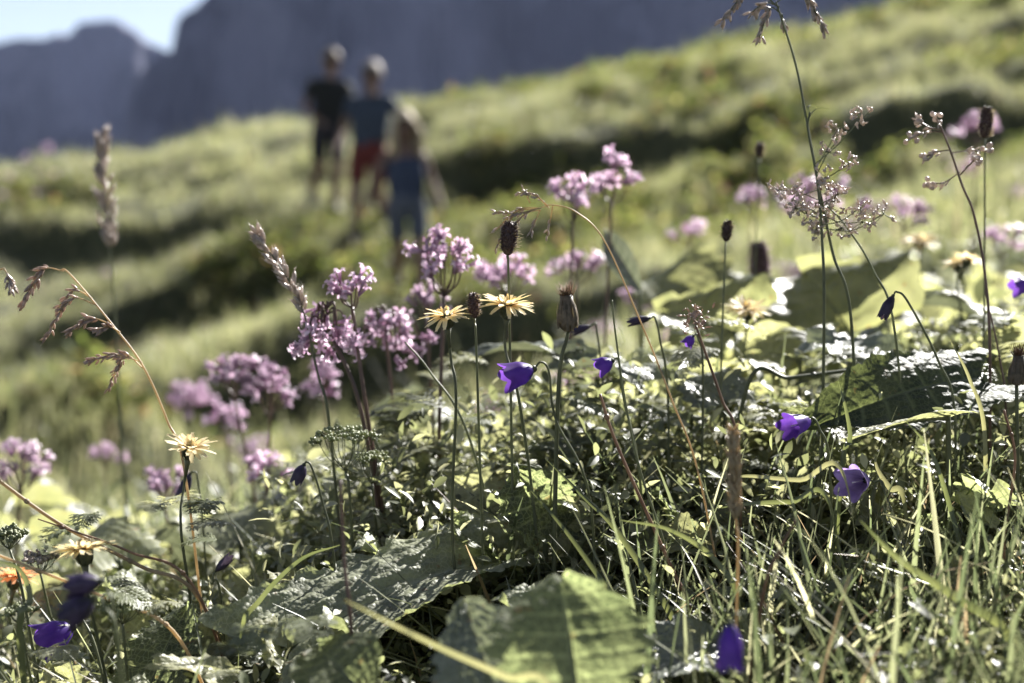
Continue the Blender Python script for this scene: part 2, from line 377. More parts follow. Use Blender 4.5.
def zone(n, d0, d1, px0, px1, pw=1.0, pf=None):
    """random roots in a wedge, area-weighted; pf = density mask in pixel column/depth"""
    d = np.sqrt(rng.uniform(d0 ** 2, d1 ** 2, n)) if pw == 1 else d0 + (d1 - d0) * rng.uniform(0, 1, n) ** pw
    px = rng.uniform(px0, px1, n); x = (px - 512) / FPX * d
    if pf is not None:
        keep = rng.uniform(0, 1, n) < pf(px, d); x = x[keep]; d = d[keep]; px = px[keep]
    return x, d, px
# near turf, dense towards the lower right
def dens(px, d): return np.clip(.50 + .5 * np.clip((px - 420) / 260, 0, 1), 0, 1) * np.clip(.35 + .75 * np.clip((1.05 - d) / .25, 0, 1), 0, 1) * np.where((px > 400) & (px < 660) & (d < .82), .22, 1)
x, y, px = zone(26000, .40, 1.25, -160, 1190, 1, dens)
n = len(x); rt = np.clip((px - 400) / 400, 0, 1)
h = rng.gamma(6, .016, n) * (.75 + .4 * rt); h = np.clip(h * .74, .025, .17)
h = h * np.clip(.35 + (y - .40) * 2.2, .35, 1)
az = np.where(rng.uniform(0, 1, n) < .3, rng.normal(-.5, .7, n), rng.uniform(-np.pi, np.pi, n))
o = blades('grass', x, y, h, rng.uniform(.0014, .0044, n), np.abs(rng.normal(.25, .65, n)), rng.choice([.15, .5, 1.4], n, p=[.45, .35, .2]) * rng.uniform(.5, 1.3, n), az, 7, tints(n, GP, [5, 5, 3, 1.2, .5]), M['grass'], 3)
o['kind'] = 'stuff'; o['label'] = 'tangled green grass blades in the lower foreground'
# longer arching blades lying over the turf
x, y, px = zone(3600, .55, 1.15, -160, 1190, 1, lambda p, d: np.clip(.45 + .55 * np.clip((p - 430) / 250, 0, 1), 0, 1) * np.where((p > 400) & (p < 640) & (d < .8), .15, 1)); n = len(x)
o = blades('long_grass', x, y, rng.uniform(.08, .17, n) * np.clip(.4 + (y - .55) * 3, .4, 1), rng.uniform(.0022, .0044, n), rng.uniform(.35, 1.15, n), rng.uniform(.1, 1.0, n), rng.uniform(-3.14, 3.14, n), 8, tints(n, GP, [3, 4, 5, 4, 1]), M['grass'], 3)
o['kind'] = 'stuff'
# mid turf
x, y, px = zone(26000, 1.15, 3.4, -200, 1230); n = len(x)
h = np.clip(rng.gamma(6, .014, n), .03, .16)
o = blades('meadow_grass', x, y, h, rng.uniform(.002, .0045, n), np.abs(rng.normal(.2, .3, n)), rng.uniform(.2, 1.6, n), rng.uniform(-3.14, 3.14, n), 4, tints(n, GP, [4, 5, 4, 1.2, .4]), M['grass'])
o['kind'] = 'stuff'
# hillside turf
n0 = 330000; d = 3.2 + (24 - 3.2) * rng.uniform(0, 1, n0) ** .85; px = rng.uniform(-260, 1280, n0); x = (px - 512) / FPX * d; y = d
pat = fbm(x * .8, y * .8, 77, 3); keep = rng.uniform(0, 1, n0) < np.clip(.72 + 1.2 * pat + 1.6 * fbm(x * 2.6, y * 2.0, 83, 2), .18, 1); x, y, pat = x[keep], y[keep], pat[keep]; n = len(x)
tus = fbm(x * 2.6, y * 2.0, 83, 2); h = np.clip(rng.gamma(7, .017, n), .04, .26) * np.clip(1 + .5 * pat + 2.6 * tus, .35, 2.2)
tt = tints(n, [(.11, .12, .062), (.165, .17, .095), (.23, .225, .14), (.32, .295, .21), (.19, .145, .11)], [3, 5, 4, 1.6, .5])
tt = tt * .86 * (1 + .9 * fbm(x * .5, y * .5, 91, 3))[:, None]
o = blades('hillside_grass', x, y, h, .004 + .0004 * y, np.abs(rng.normal(.15, .3, n)), rng.uniform(.1, 1.4, n), rng.uniform(-3.14, 3.14, n), 2, tt, M['farg'])
o['kind'] = 'stuff'

# small leaves: ground cover + herb clumps
def leaflets(name, c, ln, wd, axis, nrm, tint, mat, cup=.12):
    """diamond-oval leaflets: 8 faces each. c base (n,3), axis, nrm (n,3)"""
    n = len(c); sidev = np.cross(axis, nrm); sidev /= np.linalg.norm(sidev, axis=1, keepdims=True) + 1e-9
    nrm = np.cross(sidev, axis)
    prof = [(0, .08), (.28, .8), (.6, 1), (.85, .55), (1, .05)]
    P_ = []
    for t, ww in prof:
        ce = c + axis * (ln * t)[:, None] - nrm * (ln * .22 * t * t)[:, None]
        s_ = sidev * (wd * .5 * ww)[:, None]; up_ = nrm * (wd * cup * ww)[:, None]
        P_ += [ce - s_ + up_, ce, ce + s_ + up_]
    V = np.stack(P_, 1).reshape(-1, 3); q = []
    for k in range(4):
        for a in range(2): q.append((k * 3 + a, k * 3 + a + 1, (k + 1) * 3 + a + 1, (k + 1) * 3 + a))
    F = (np.array(q)[None] + (np.arange(n) * 15)[:, None, None]).reshape(-1, 4)
    return npmesh(name, V, F, mat, np.repeat(tint, 15, 0))
def unit(v): return v / (np.linalg.norm(v, axis=1, keepdims=True) + 1e-9)
def clump_leaves(cx, cy, r, hh, per, ln, pal, wts, name, mat, wr=.5):
    m = len(cx); i = np.repeat(np.arange(m), per); n = len(i)
    a = rng.uniform(0, 6.283, n); q = np.sqrt(rng.uniform(0, 1, n)); rr = r[i] * q
    x = cx[i] + np.cos(a) * rr; y = cy[i] + np.sin(a) * rr
    z = G(x, y) + hh[i] * (1 - q ** 2 * .8) * rng.uniform(.15, 1, n) ** .6
    out = np.stack([np.cos(a) * (.3 + q), np.sin(a) * (.3 + q), rng.uniform(-.3, .9, n)], 1) + rng.normal(0, .45, (n, 3))
    ax = unit(out); nr = unit(np.stack([0 * a, 0 * a, 1 + 0 * a], 1) + rng.normal(0, .45, (n, 3)))
    l = ln[i] * rng.uniform(.55, 1.2, n)
    o = leaflets(name, np.stack([x, y, z], 1), l, l * wr * rng.uniform(.7, 1.2, n), ax, nr, tints(n, pal, wts), mat); o['kind'] = 'stuff'; return o
CP = [(.09, .10, .06), (.15, .165, .10), (.24, .245, .17), (.36, .36, .28)]
x, y, px = zone(2600, .42, 1.5, -150, 1180); m = len(x)
hgt = rng.uniform(.035, .11, m) * np.clip(.3 + (y - .42) * 2.4, .3, 1)
clump_leaves(x, y, rng.uniform(.02, .045, m), hgt, 46, rng.uniform(.006, .013, m), CP, [4, 5, 3, 1], 'ground_cover', M['cover'])
x, y, px = zone(1500, .88, 1.35, 270, 1100); m = len(x)
clump_leaves(x, y, rng.uniform(.02, .045, m), rng.uniform(.07, .165, m), 36, rng.uniform(.008, .017, m), CP, [3, 5, 4, 1.2], 'leafy_undergrowth', M['cover'], .42)
x, y, px = zone(900, 1.3, 4.5, -200, 1230, 1, lambda p, d: np.where(p < 330, .35, 1.)); m = len(x)
clump_leaves(x, y, rng.uniform(.04, .10, m), rng.uniform(.05, .14, m), 40, rng.uniform(.018, .045, m), CP, [3, 5, 3, .6], 'low_herbs', M['cover'], .6)
n0 = 2600; d = 4 + 19 * rng.uniform(0, 1, n0) ** .8; px = rng.uniform(-260, 1280, n0); x = (px - 512) / FPX * d
msk = fbm(x * .45, d * .6, 57, 3) + .12 * np.clip((px - 420) / 300, 0, 1) > .10; x = x[msk]; d = d[msk]; m = len(x)
clump_leaves(x, d, rng.uniform(.12, .30, m), rng.uniform(.12, .34, m), 70, rng.uniform(.05, .10, m), [(.07, .09, .03), (.12, .135, .05), (.18, .17, .08), (.22, .13, .10)], [5, 4, 2, .5], 'hillside_herbs', M['cover_far'], .6)

# feathery compound leaves (stuff): pinnate fronds in the focused zone
def feathers(xs, ys, L0, name, up=.6):
    c = []; ax = []; nr = []; ll = []; tt = []
    for k in range(len(xs)):
        L1 = L0 * rnd.uniform(.6, 1.25); a = rnd.uniform(0, 6.283); el = rnd.uniform(.2, 1.1) * up + .15
        p = np.array([xs[k], ys[k], float(G(xs[k], ys[k])) + rnd.uniform(.03, .16)]); v = np.array([math.cos(a) * math.cos(el), math.sin(a) * math.cos(el), math.sin(el)])
        tint = np.array(rnd.choice(CP[:3])) * rnd.uniform(.8, 1.25); m = 13
        for j in range(m):
            t = (j + 1) / m; p = p + v * L1 / m; v = v + np.array([0, 0, -.09]); v /= np.linalg.norm(v)
            s = np.cross(v, [0, 0, 1]); s /= np.linalg.norm(s) + 1e-6; un = np.cross(s, v)
            wl = L1 * .34 * math.sin(math.pi * (.15 + .85 * t)) ** .8 + .002
            for sg in (-1, 1):
                dr = s * sg * .85 + v * .5 + un * rnd.uniform(-.1, .25); dr /= np.linalg.norm(dr)
                for q in range(3):       # divided leaflet: three tips along each pinna
                    c.append(p + dr * wl * q * .28); ax.append(dr + v * (.45 * (1 - q * .5)) * (1 if q % 2 else -.3)); nr.append(un); ll.append(wl * (.55 if q < 2 else .5)); tt.append(tint)
                    c.append(p + dr * wl * q * .28); ax.append(dr * .6 + v * .8); nr.append(un); ll.append(wl * .38); tt.append(tint)
    ll = np.array(ll); o = leaflets(name, np.array(c), ll, ll * .30, unit(np.array(ax)), unit(np.array(nr)), np.array(tt), M['cover']); o['kind'] = 'stuff'; return o
x, y, px = zone(420, .74, 1.25, 300, 1130, 1, lambda p, d: np.where(d > .95, .8, 0))
feathers(x, y, .058, 'feathery_foliage')
x, y, px = zone(34, .66, .95, -60, 330); feathers(x, y, .036, 'fine_foliage')

# ------------------------------------------------------------------ plant builders
def stalk(mb, pts, r0, r1, n=6, seg=10, a=0.):
    q = bez(pts, seg); m = len(q); mb.tube(q, [r0 + (r1 - r0) * i / (m - 1) for i in range(m)], n, a)
    return q
def hawkbit(head, basepx, basd, label, size=.031, mats=('yellow', 'involucre'), tilt=None, group=None, spread=0., mid=None, npet=19, name='hawkbit_flower'):
    size *= .80; hp = Vector(head); g = ground(basepx, basd); root = thing(name, label, 'flower', g, group)
    ax = Vector((tilt or (rnd.uniform(-.15, .15), rnd.uniform(-.25, .1), 1))).normalized()
    cup = size * .36
    b0 = hp - ax * cup
    pts = [g, (g * .55 + b0 * .45) + rvec(.006)] + ([Vector(mid)] if mid else []) + [b0 - ax * .02, b0]
    sm = MB(); stalk(sm, pts, .0011, .0008); sm.tube([b0 - ax * .012, b0 - ax * .004, b0], [.0009, .0014, .0022], 7); sm.obj('stem', M['stem'], root)
    ax, u, v = frame(ax)
    iv = MB(); q = [(0, .08), (.15, .12), (.45, .145), (.8, .14), (1, .17)]
    iv.tube([b0 + ax * cup * t for t, r in q], [size * r for t, r in q], 12)
    for k in range(16):
        w = 2 * math.pi * (k + (k % 2) * .3) / 16; rd = u * math.cos(w) + v * math.sin(w); l0 = rnd.uniform(.0, .4)
        pp = [b0 + ax * cup * (l0 + t * .8) + rd * size * (.125 + .04 * math.sin(t * 3) + .05 * t) for t in (0, .4, .75, 1)]
        iv.strip(pp, [size * .08, size * .09, size * .06, size * .01], ax.cross(rd))
    iv.obj('involucre', M[mats[1]], root)
    pt = MB()
    for ring, cnt in ((0, npet), (1, npet - 5), (2, 9)):
        for k in range(cnt):
            w = 2 * math.pi * (k + rnd.uniform(-.3, .3)) / cnt; rd = u * math.cos(w) + v * math.sin(w)
            ln = size * (.56, .44, .25)[ring] * rnd.uniform(.78, 1.12); el = (.10, .45, .95)[ring] + spread + rnd.uniform(-.22, .22)
            d_ = rd * math.cos(el) + ax * math.sin(el); pos = hp + rd * size * .10 - ax * size * .03; pp = [pos]; wv = []
            for i in range(6):
                pos = pos + d_ * ln / 6; d_ = (d_ - ax * rnd.uniform(.02, .12)).normalized(); pp.append(pos)
            wid = [size * q * rnd.uniform(.9, 1.1) for q in (.045, .08, .10, .11, .115, .105, .04)]
            sdv = (ax.cross(rd) + rvec(.25)).normalized()
            pt.strip(pp, wid, sdv, [.9, .5, .2, 0, 0, 0, .1], fold=.12)
            for j in (-1, 0, 1):   # toothed tip
                pt.strip([pp[-1] - (pp[-1] - pp[-2]) * .3 + sdv * j * size * .025, pp[-1] + (pp[-1] - pp[-2]) * .35 + sdv * j * size * .03], [size * .026, size * .004], sdv, 0.)
    pt.obj('petals', M[mats[0]], root)
    st = MB()
    for k in range(16):
        w = rnd.uniform(0, 6.28); q = rnd.uniform(0, .1) * size; rd = u * math.cos(w) + v * math.sin(w)
        st.tube([hp + rd * q, hp + rd * q * 1.5 + ax * size * rnd.uniform(.1, .2)], [size * .012, size * .016], 4)
    st.obj('stamens', M['yellow'], root)
    return root
def seedhead(head, basepx, basd, label, size=.03, mid=None, top='dry', group=None, name='closed_hawkbit_head'):
    hp = Vector(head); g = ground(basepx, basd); root = thing(name, label, 'flower', g, group)
    ax, u, v = frame(Vector((rnd.uniform(-.1, .1), 0, 1)))
    b0 = hp - ax * size * .55
    sm = MB(); stalk(sm, [g] + ([Vector(mid)] if mid else [(g + b0) / 2 + rvec(.004)]) + [b0], .0016, .0011)
    for k in range(60):   # short hairs
        t = rnd.uniform(.3, 1); p = g.lerp(b0, t)
    sm.obj('stem', M['stem'], root)
    iv = MB(); q = [(0, .09), (.12, .2), (.4, .24), (.75, .17), (1, .15)]
    iv.tube([b0 + ax * size * .85 * t for t, r in q], [size * r for t, r in q], 12)
    for k in range(26):
        w = 2 * math.pi * k / 26; rd = u * math.cos(w) + v * math.sin(w); l0 = rnd.uniform(0, .25)
        pp = [b0 + ax * size * (l0 + t * .6) + rd * size * (.23 - .10 * t * t + .03 * math.sin(t * 3.1)) for t in (0, .35, .7, 1)]
        iv.strip(pp, [size * .07, size * .075, size * .05, size * .008], ax.cross(rd), fold=.2)
    iv.obj('bracts', M['brown_bract'], root)
    tf = MB()
    for k in range(70):
        w = rnd.uniform(0, 6.28); rd = u * math.cos(w) + v * math.sin(w); b = b0 + ax * size * .8 + rd * size * rnd.uniform(0, .12)
        e = b + ax * size * rnd.uniform(.15, .42) + rd * size * rnd.uniform(0, .2); tf.tube([b, (b + e) / 2 + rvec(.0005), e], [.00035, .00025, .0001], 3)
    tf.obj('withered_tuft', M[top], root); return root
def oval_head(head, basepx, basd, label, w=.0085, hgt=.018, fuzz='fuzz', body='brown_head', group=None, mid=None, name='brown_flower_spike', stem='stem', nf=150):
    hp = Vector(head); g = ground(basepx, basd); root = thing(name, label, 'flower', g, group)
    ax, u, v = frame(Vector((rnd.uniform(-.12, .12), rnd.uniform(-.1, .1), 1))); b0 = hp - ax * hgt / 2
    sm = MB(); stalk(sm, [g] + ([Vector(mid)] if mid else [(g + b0) / 2 + rvec(.004)]) + [b0], .0010, .0006); sm.obj('stem', M[stem], root)
    hd = MB(); hd.blob(hp, ax, hgt, w * .42, 10, 8)
    for k in range(nf):     # overlapping scales
        t = rnd.uniform(-.95, .95); a = k * 2.39996; rr = w * .43 * math.sqrt(max(1 - t * t, .03)); rd = u * math.cos(a) + v * math.sin(a)
        p = hp + ax * t * hgt / 2 + rd * rr * .8; d_ = (rd * .8 + ax * .8).normalized()
        hd.blob(p + d_ * w * .10, d_, w * .34, w * .075, 4, 3)
    hd.obj('flower_head', M[body], root)
    fz = MB()
    for k in range(nf):
        t = rnd.uniform(-.9, .95); a = rnd.uniform(0, 6.28); rr = w * .45 * math.sqrt(max(1 - t * t, .03)); rd = u * math.cos(a) + v * math.sin(a)
        p = hp + ax * t * hgt / 2 + rd * rr; e = p + (rd + ax * rnd.uniform(-.2, .6)) * w * rnd.uniform(.15, .42)
        fz.tube([p, e], [.00016, .0001], 3)
    fz.obj('fine_hairs', M[fuzz], root); return root
def bellflower(base, mouth, label, basepx, basd, r=.0085, mids=(), mat='violet', flare=1.25, cal='involucre', group=None, lobes=5, stemr=.0006, name='bellflower'):
    """base = where the calyx sits, mouth = centre of the opening"""
    b = Vector(base); e = Vector(mouth); ax, u, v = frame(e - b); L = (e - b).length; g = ground(basepx, basd)
    root = thing(name, label, 'flower', g, group)
    sm = MB(); stalk(sm, [g] + [Vector(q) for q in mids] + [b - ax * .001], stemr * 1.5, stemr, seg=12); sm.obj('stem', M['stem'], root)
    n = 40; m = 12; vs = []; aa = []; fs = []
    for i in range(m + 1):
        t = i / m
        for k in range(n):
            w = 2 * math.pi * k / n; lob = abs(math.cos(w * lobes / 2))      # 1 at lobe tip
            tt = t * (.84 + .22 * lob)
            rr = r * (.28 + .72 * min(1, (tt * 2.4)) ** .7) * (1 + (flare - 1) * max(0, tt - .45) ** 1.5 * 2.6)
            if i == 0: rr = r * .22
            rr *= 1 + .06 * math.cos(w * lobes) * t
            vs.append(b + ax * L * tt + (u * math.cos(w) + v * math.sin(w)) * rr); aa.append(max(0, 1 - t * 2.2) * .7 + (.35 if lob > .985 else 0))
    fs = [(i * n + k, i * n + (k + 1) % n, (i + 1) * n + (k + 1) % n, (i + 1) * n + k) for i in range(m) for k in range(n)]
    bl = MB(); bl.add(vs, fs, aa); bl.obj('bell', M[mat], root)
    cy = MB(); cy.blob(b, ax, r * .7, r * .33, 8, 5)
    for k in range(5):
        w = 2 * math.pi * k / 5 + .3; rd = u * math.cos(w) + v * math.sin(w)
        cy.strip([b + rd * r * .25, b + rd * r * .75 + ax * L * .16, b + rd * r * 1.05 + ax * L * .36], [r * .16, r * .12, r * .02], ax.cross(rd))
    cy.obj('calyx', M[cal], root)
    pi = MB(); pi.tube([b + ax * L * .2, b + ax * L * .85], [r * .05, r * .07], 5); pi.obj('pistil', M['white'], root)
    return root
def floret(mb, p, d, s, lob=4):
    d = Vector(d).normalized(); ax, u, v = frame(d)
    ag = rnd.choice((0, 0, 0, .15, .3, .75)); s *= 1 if ag < .5 else .7
    mb.tube([p, p + d * s * .6, p + d * s], [s * .09, s * .14, s * .20], 5, [.8] * 5 + [.4] * 5 + [ag] * 5, cap=False)
    for k in range(lob):
        w = 2 * math.pi * k / lob + rnd.uniform(-.2, .2); rd = u * math.cos(w) + v * math.sin(w); c = p + d * s
        mb.strip([c + rd * s * .15, c + rd * s * .38 + d * s * .15, c + rd * s * .60 + d * s * .02], [s * .2, s * .27, s * .06], ax.cross(rd), ag)
def cluster(center, wpx, hpx, d, basepx, label, mat='pink', n=70, group=None, fs=.0085, mid=None, droop=0., basd=None, stem='stem_red', name='pink_flower_cluster', holes=.0):
    c = Vector(center); W = wpx / FPX * d / 2 * .78; H = hpx / FPX * d / 2 * .80; g = ground(basepx, basd or d); root = thing(name, label, 'flower', g, group)
    hub = c - Vector((0, 0, H * (1.05 if droop < .5 else .1)))
    sm = MB(); stalk(sm, [g] + ([Vector(mid)] if mid else [(g + hub) / 2 + rvec(.01)]) + [hub], .0019, .0013); 
    fl = MB(); nb = max(6, n // 7); k = 0; gap = rnd.uniform(0, 6)
    for b in range(nb):
        a = b * 2.39996 + gap; q = math.sqrt((b + .5) / nb)
        q2 = q * rnd.uniform(.55, 1.25); rim = Vector((math.cos(a) * W * q2 * .9, math.sin(a) * W * q2 * .8, H * (1 - q * q) * .7 - H * .15 - droop * H * q * 1.2)) + Vector((0, 0, rnd.uniform(-.55, .55) * H))
        e = c + rim; st = hub + Vector((0, 0, -rnd.uniform(0, .5) * H)) if droop < .5 else hub + Vector((0, 0, rnd.uniform(0, .8) * H))
        bb = bez([st, (st + e) / 2 + Vector((rim.x * .25, rim.y * .25, -.1 * H + droop * H * .8)), e], 5); sm.tube(bb, [.0008] * (len(bb) - 1) + [.0004], 4)
        for j in range(max(3, int(n * .66) // nb)):
            dd = Vector((rim.x / W, rim.y / W, .7 - droop * 1.6)) + rvec(.75); dd.normalize(); p = e + dd * rnd.uniform(.0, .3) * fs + rvec(1) * W * .15
            floret(fl, p, dd, fs * 1.12 * rnd.uniform(.7, 1.2))
    sm.obj('stem', M[stem], root); fl.obj('florets', M[mat], root); return root
def spikelet(mb, p, d, s, a=0.):
    d = Vector(d).normalized(); mb.blob(p + d * s / 2, d, s, s * .17, 5, 4, a)
    mb.tube([p + d * s * .8, p + d * s * 1.25 + rvec(.1 * s)], [s * .03, s * .012], 3)
def leafpart(mb, B, T, hint, W, res=(30, 17), shape='heart', fold=.25, droop=.25, wave=.1, nv=7, teeth=.05, cr=.012, seed=0, sweep=.28):
    """broad leaf from petiole point B to tip T; hint = rough upper-side normal."""
    B = Vector(B); T = Vector(T); ydir = (T - B); L = ydir.length; ydir.normalize()
    nz = (Vector(hint) - ydir * Vector(hint).dot(ydir)).normalized(); xd = ydir.cross(nz)
    nt, ns = res; vs = []; aa = []
    r_ = random.Random(seed); ph = r_.uniform(0, 6); ph2 = r_.uniform(0, 6)
    for i in range(nt + 1):
        t = i / nt
        if shape == 'heart': w_ = math.sin(math.pi * min(1, (t * .88 + .12)) ** .78) ** .62 * (1 - .25 * t)
        elif shape == 'lance': w_ = math.sin(math.pi * (t * .96 + .04) ** .85) ** 1.1
        else: w_ = math.sin(math.pi * (t * .93 + .05) ** .8) ** .8
        for j in range(-ns, ns + 1):
            s = j / ns; sa = abs(s)
            # lateral veins sweep forward; the base lobes sweep back
            sw = sweep * sa * (t if shape != 'heart' else (t * 1.5 - .5 - .25 * (1 - t) ** 2))
            yy = t + sw * (.55 + .45 * sa) * (1 - t * .55)
            tooth = teeth * (abs(((t * nv * 3.0 + .3 * math.sin(t * 9 + ph)) % 1) - .5) * 2 - .5) * sa ** 6
            lob = teeth * .9 * math.sin(t * nv * 2 * math.pi) * sa ** 4
            hw = W / 2 * (w_ * (1 + tooth * 1.4 + lob)); xx = s * hw
            vein = abs(((t * nv) % 1) - .5) * 2          # 1 on lateral vein
            vm = max(0, 1 - (1 - vein) * nv * .9) * (1 - sa * .5); mm = max(0, 1 - sa * ns * .55)
            vv = max(vm, mm)
            z = -droop * L * (t - .35) ** 2 + fold * abs(xx) + wave * W * .35 * (math.sin(t * 7 + ph + s * 1.3) * sa ** 2 + .5 * math.sin(s * 5 + t * 3 + ph2) * sa)
            z += cr * W * (1 - vein ** 3) * (1 - mm) * (.6 + .4 * math.sin(sa * 26 + t * 11 + ph)) - 0.004 * W * vv
            z += cr * W * 1.3 * (float(vn(xx * 260 * .05 / max(W, .03) * 3, yy * L * 260 * .05 / max(W, .03) * 3, seed)) - .5)
            vs.append(B + ydir * (yy * L) + xd * xx + nz * z); aa.append(min(1, vv))
    m = 2 * ns + 1
    fs = [(i * m + j, i * m + j + 1, (i + 1) * m + j + 1, (i + 1) * m + j) for i in range(nt) for j in range(2 * ns)]
    mb.add(vs, fs, aa)
def broadleaf(B, T, hint, W, label, mat='leaf', basepx=None, basd=None, group=None, name='broad_leaf', **k):
    B = Vector(B); T = Vector(T); g = ground(basepx if basepx is not None else (B.x / B.y * FPX + 512), basd or B.y)
    if g.z > B.z - .01: g.z = B.z - .03
    root = thing(name, label, 'leaf', g, group)
    lf = MB(); leafpart(lf, B, T, hint, W, seed=rnd.randint(0, 999), **k); lf.obj('leaf_blade', M[mat], root)
    st = MB(); yd = (T - B).normalized(); nz = Vector(hint).normalized()
    stalk(st, [g, (g + B) / 2 + Vector((0, 0, .005)), B], .0022, .0016)
    L = (T - B).length; dr = k.get('droop', .25)
    hz = (Vector(hint) - yd * Vector(hint).dot(yd)).normalized()
    st.tube([B + yd * L * t + hz * (-dr * L * (t - .35) ** 2 - .0008) for t in [i / 12 for i in range(13)]], [.0016 * (1 - i / 14) for i in range(13)], 5)
    st.obj('stalk', M['stem'], root); return root
#PART2
# ------------------------------------------------------------------ in-focus flowers
hawkbit(P(446, 314, .865), 470, .875, 'cream yellow hawkbit with drooping petals, left of the two tall ones', .032, mid=P(456, 400, .868), tilt=(-.10, -.12, 1), spread=-.12)
hawkbit(P(507, 303, .865), 545, .875, 'cream yellow hawkbit with spread petals, above the open bellflower', .034, mid=P(519, 400, .868), tilt=(.03, -.10, 1), spread=-.02)
hawkbit(P(190, 446, .85), 172, .84, 'single cream yellow hawkbit on a straight stem at left', .030, mid=P(181, 530, .85), tilt=(.22, -.25, 1), spread=.1)
hawkbit(P(83, 548, .79), 96, .80, 'wide peach yellow hawkbit with orange streaked underside, low at left', .034, tilt=(-.15, .18, 1), spread=.02, npet=24)
hawkbit(P(748, 308, 1.13), 746, 1.13, 'blurred yellow hawkbit among broad leaves, below the purple spike', .036, tilt=(0, -.35, 1))
hawkbit(P(920, 240, 1.55), 918, 1.55, 'pale blurred hawkbit farthest back on the right slope', .044)
hawkbit(P(956, 262, 1.25), 952, 1.25, 'blurred yellow hawkbit, left of the close pair at right', .030, mats=('yellow', 'involucre'), tilt=(-.3, 0, 1))
hawkbit(P(968, 258, 1.22), 975, 1.22, 'blurred yellow hawkbit, right of the close pair at right', .028, mats=('yellow', 'involucre'), tilt=(.3, 0, 1))
hawkbit(P(15, 575, .98), 20, .98, 'faded orange hawkbit low at the left edge', .034, mats=('orange', 'involucre'), tilt=(.1, .2, 1))
seedhead(P(567, 308, .865), 553, .875, 'closed brown hawkbit head with withered tuft on a thick hairy stem', .026, mid=P(558, 400, .868))
seedhead(P(1018, 366, .89), 1022, .89, 'small dark closed bud at the right edge', .022)
seedhead(P(887, 318, .98), 893, .985, 'hidden low green bud behind the drooping narrow bellflower', .012) if False else None
oval_head(P(509, 239, .865), 516, .885, 'dark oval flower spike with pale hairs above the right hawkbit', .0105, .020, mid=P(509, 300, .87))
oval_head(P(474, 306, .87), 486, .885, 'small dark oval spike between the two tall hawkbits', .0075, .015, mid=P(477, 370, .87))
oval_head(P(727, 231, 1.0), 731, 1.0, 'thin dark spike above the broad leaves, left of the purple spike', .0075, .015)
oval_head(P(760, 150, 1.3), 757, 1.3, 'small blurred brown spike high against the hillside', .008, .014)
oval_head(P(986, 123, 1.04), 983, 1.05, 'dark spike with glowing pale hairs at upper right', .0095, .022, nf=220)
oval_head(P(760, 266, 1.45), 763, 1.45, 'large blurred purple brown flower spike among the leaves', .019, .050, fuzz='pink_pale', nf=260, name='purple_flower_spike')
# bellflowers
def bell(bx, by, mx, my, d, label, bpx, bd, r, mids, mat='violet', dm=0., **k):
    return bellflower(P(bx, by, d), P(mx, my, d + dm), label, bpx, bd, r, [P(*q) for q in mids], mat, **k)
bell(533, 369, 504, 379, .862, 'open violet bellflower nodding left, below the right hawkbit', 600, .875, .0074, [(590, 500, .872), (556, 420, .868), (549, 372, .865), (541, 362, .864)], dm=-.004)
bell(612, 361, 597, 369, .89, 'small violet bellflower facing left beside the closed head', 652, .90, .0052, [(640, 480, .89), (624, 400, .89), (619, 362, .89), (615, 359, .89)])
bell(809, 421, 788, 427, .87, 'violet bellflower at the left end of the pale leaf edge', 842, .875, .0058, [(830, 470, .872), (819, 428, .87), (813, 418, .87)], flare=1.4, dm=-.012)
bell(866, 480, 850, 483, .845, 'lilac bellflower facing the viewer deep in the grass', 886, .85, .0064, [(885, 500, .85), (873, 482, .85)], mat='violet_pale', flare=1.6, dm=-.016)
bell(72, 627, 40, 644, .845, 'large deep violet bellflower nodding at the lower left corner', 108, .82, .0088, [(100, 665, .84), (84, 622, .845), (76, 622, .845)], flare=1.35, dm=-.006)
bell(100, 581, 68, 588, .66, 'blurred dark violet bud above the large nodding bellflower', 116, .66, .0052, [(116, 640, .66), (107, 590, .66), (104, 580, .66)], mat='violet_dark', flare=1.0)
bell(92, 600, 66, 618, .655, 'blurred dark wilted bell just above the large nodding bellflower', 122, .655, .006, [(121, 660, .655), (104, 606, .655), (98, 597, .655)], mat='violet_dark', flare=1.1)
bell(730, 624, 731, 668, .615, 'blurred upright violet bellflower at the bottom edge', 742, .60, .0052, [(745, 640, .61), (740, 616, .613), (733, 616, .614)], flare=1.2)
bell(304, 465, 295, 483, .87, 'wilted dark bellflower hanging from a hooked stem', 338, .875, .0040, [(334, 560, .875), (322, 500, .872), (312, 468, .87), (307, 462, .87)], mat='violet_dark', flare=.9)
bell(893, 296, 882, 318, .90, 'narrow closed violet bell hanging before the big dark leaf', 962, .905, .0036, [(955, 420, .905), (938, 360, .905), (908, 302, .90), (897, 292, .90)], mat='violet_dark', flare=.9)
bell(216, 571, 231, 556, .84, 'small dark curved wilted bell left of the grey leaf', 222, .85, .0028, [(221, 600, .845), (213, 580, .84)], mat='violet_dark', flare=.9)
bell(650, 318, 628, 323, .96, 'thin withered violet bell pointing left above the white leaf', 672, .97, .0030, [(668, 400, .97), (660, 340, .962), (655, 318, .96)], mat='violet_dark', flare=.9)
bell(590, 326, 572, 333, 1.02, 'thin withered bell right of the closed hawkbit head', 606, 1.02, .0030, [(603, 400, 1.02), (597, 330, 1.02), (593, 325, 1.02)], mat='violet_dark', flare=.9)
bell(693, 336, 686, 345, .95, 'tiny violet bell beside the brown seed tuft', 704, .955, .0035, [(703, 380, .955), (698, 338, .95)], flare=1.2)
bell(190, 474, 180, 498, 1.0, 'dark folded bell behind the single hawkbit stem', 203, 1.0, .0040, [(204, 540, 1.0), (198, 480, 1.0), (194, 472, 1.0)], mat='violet_dark', flare=1.0)
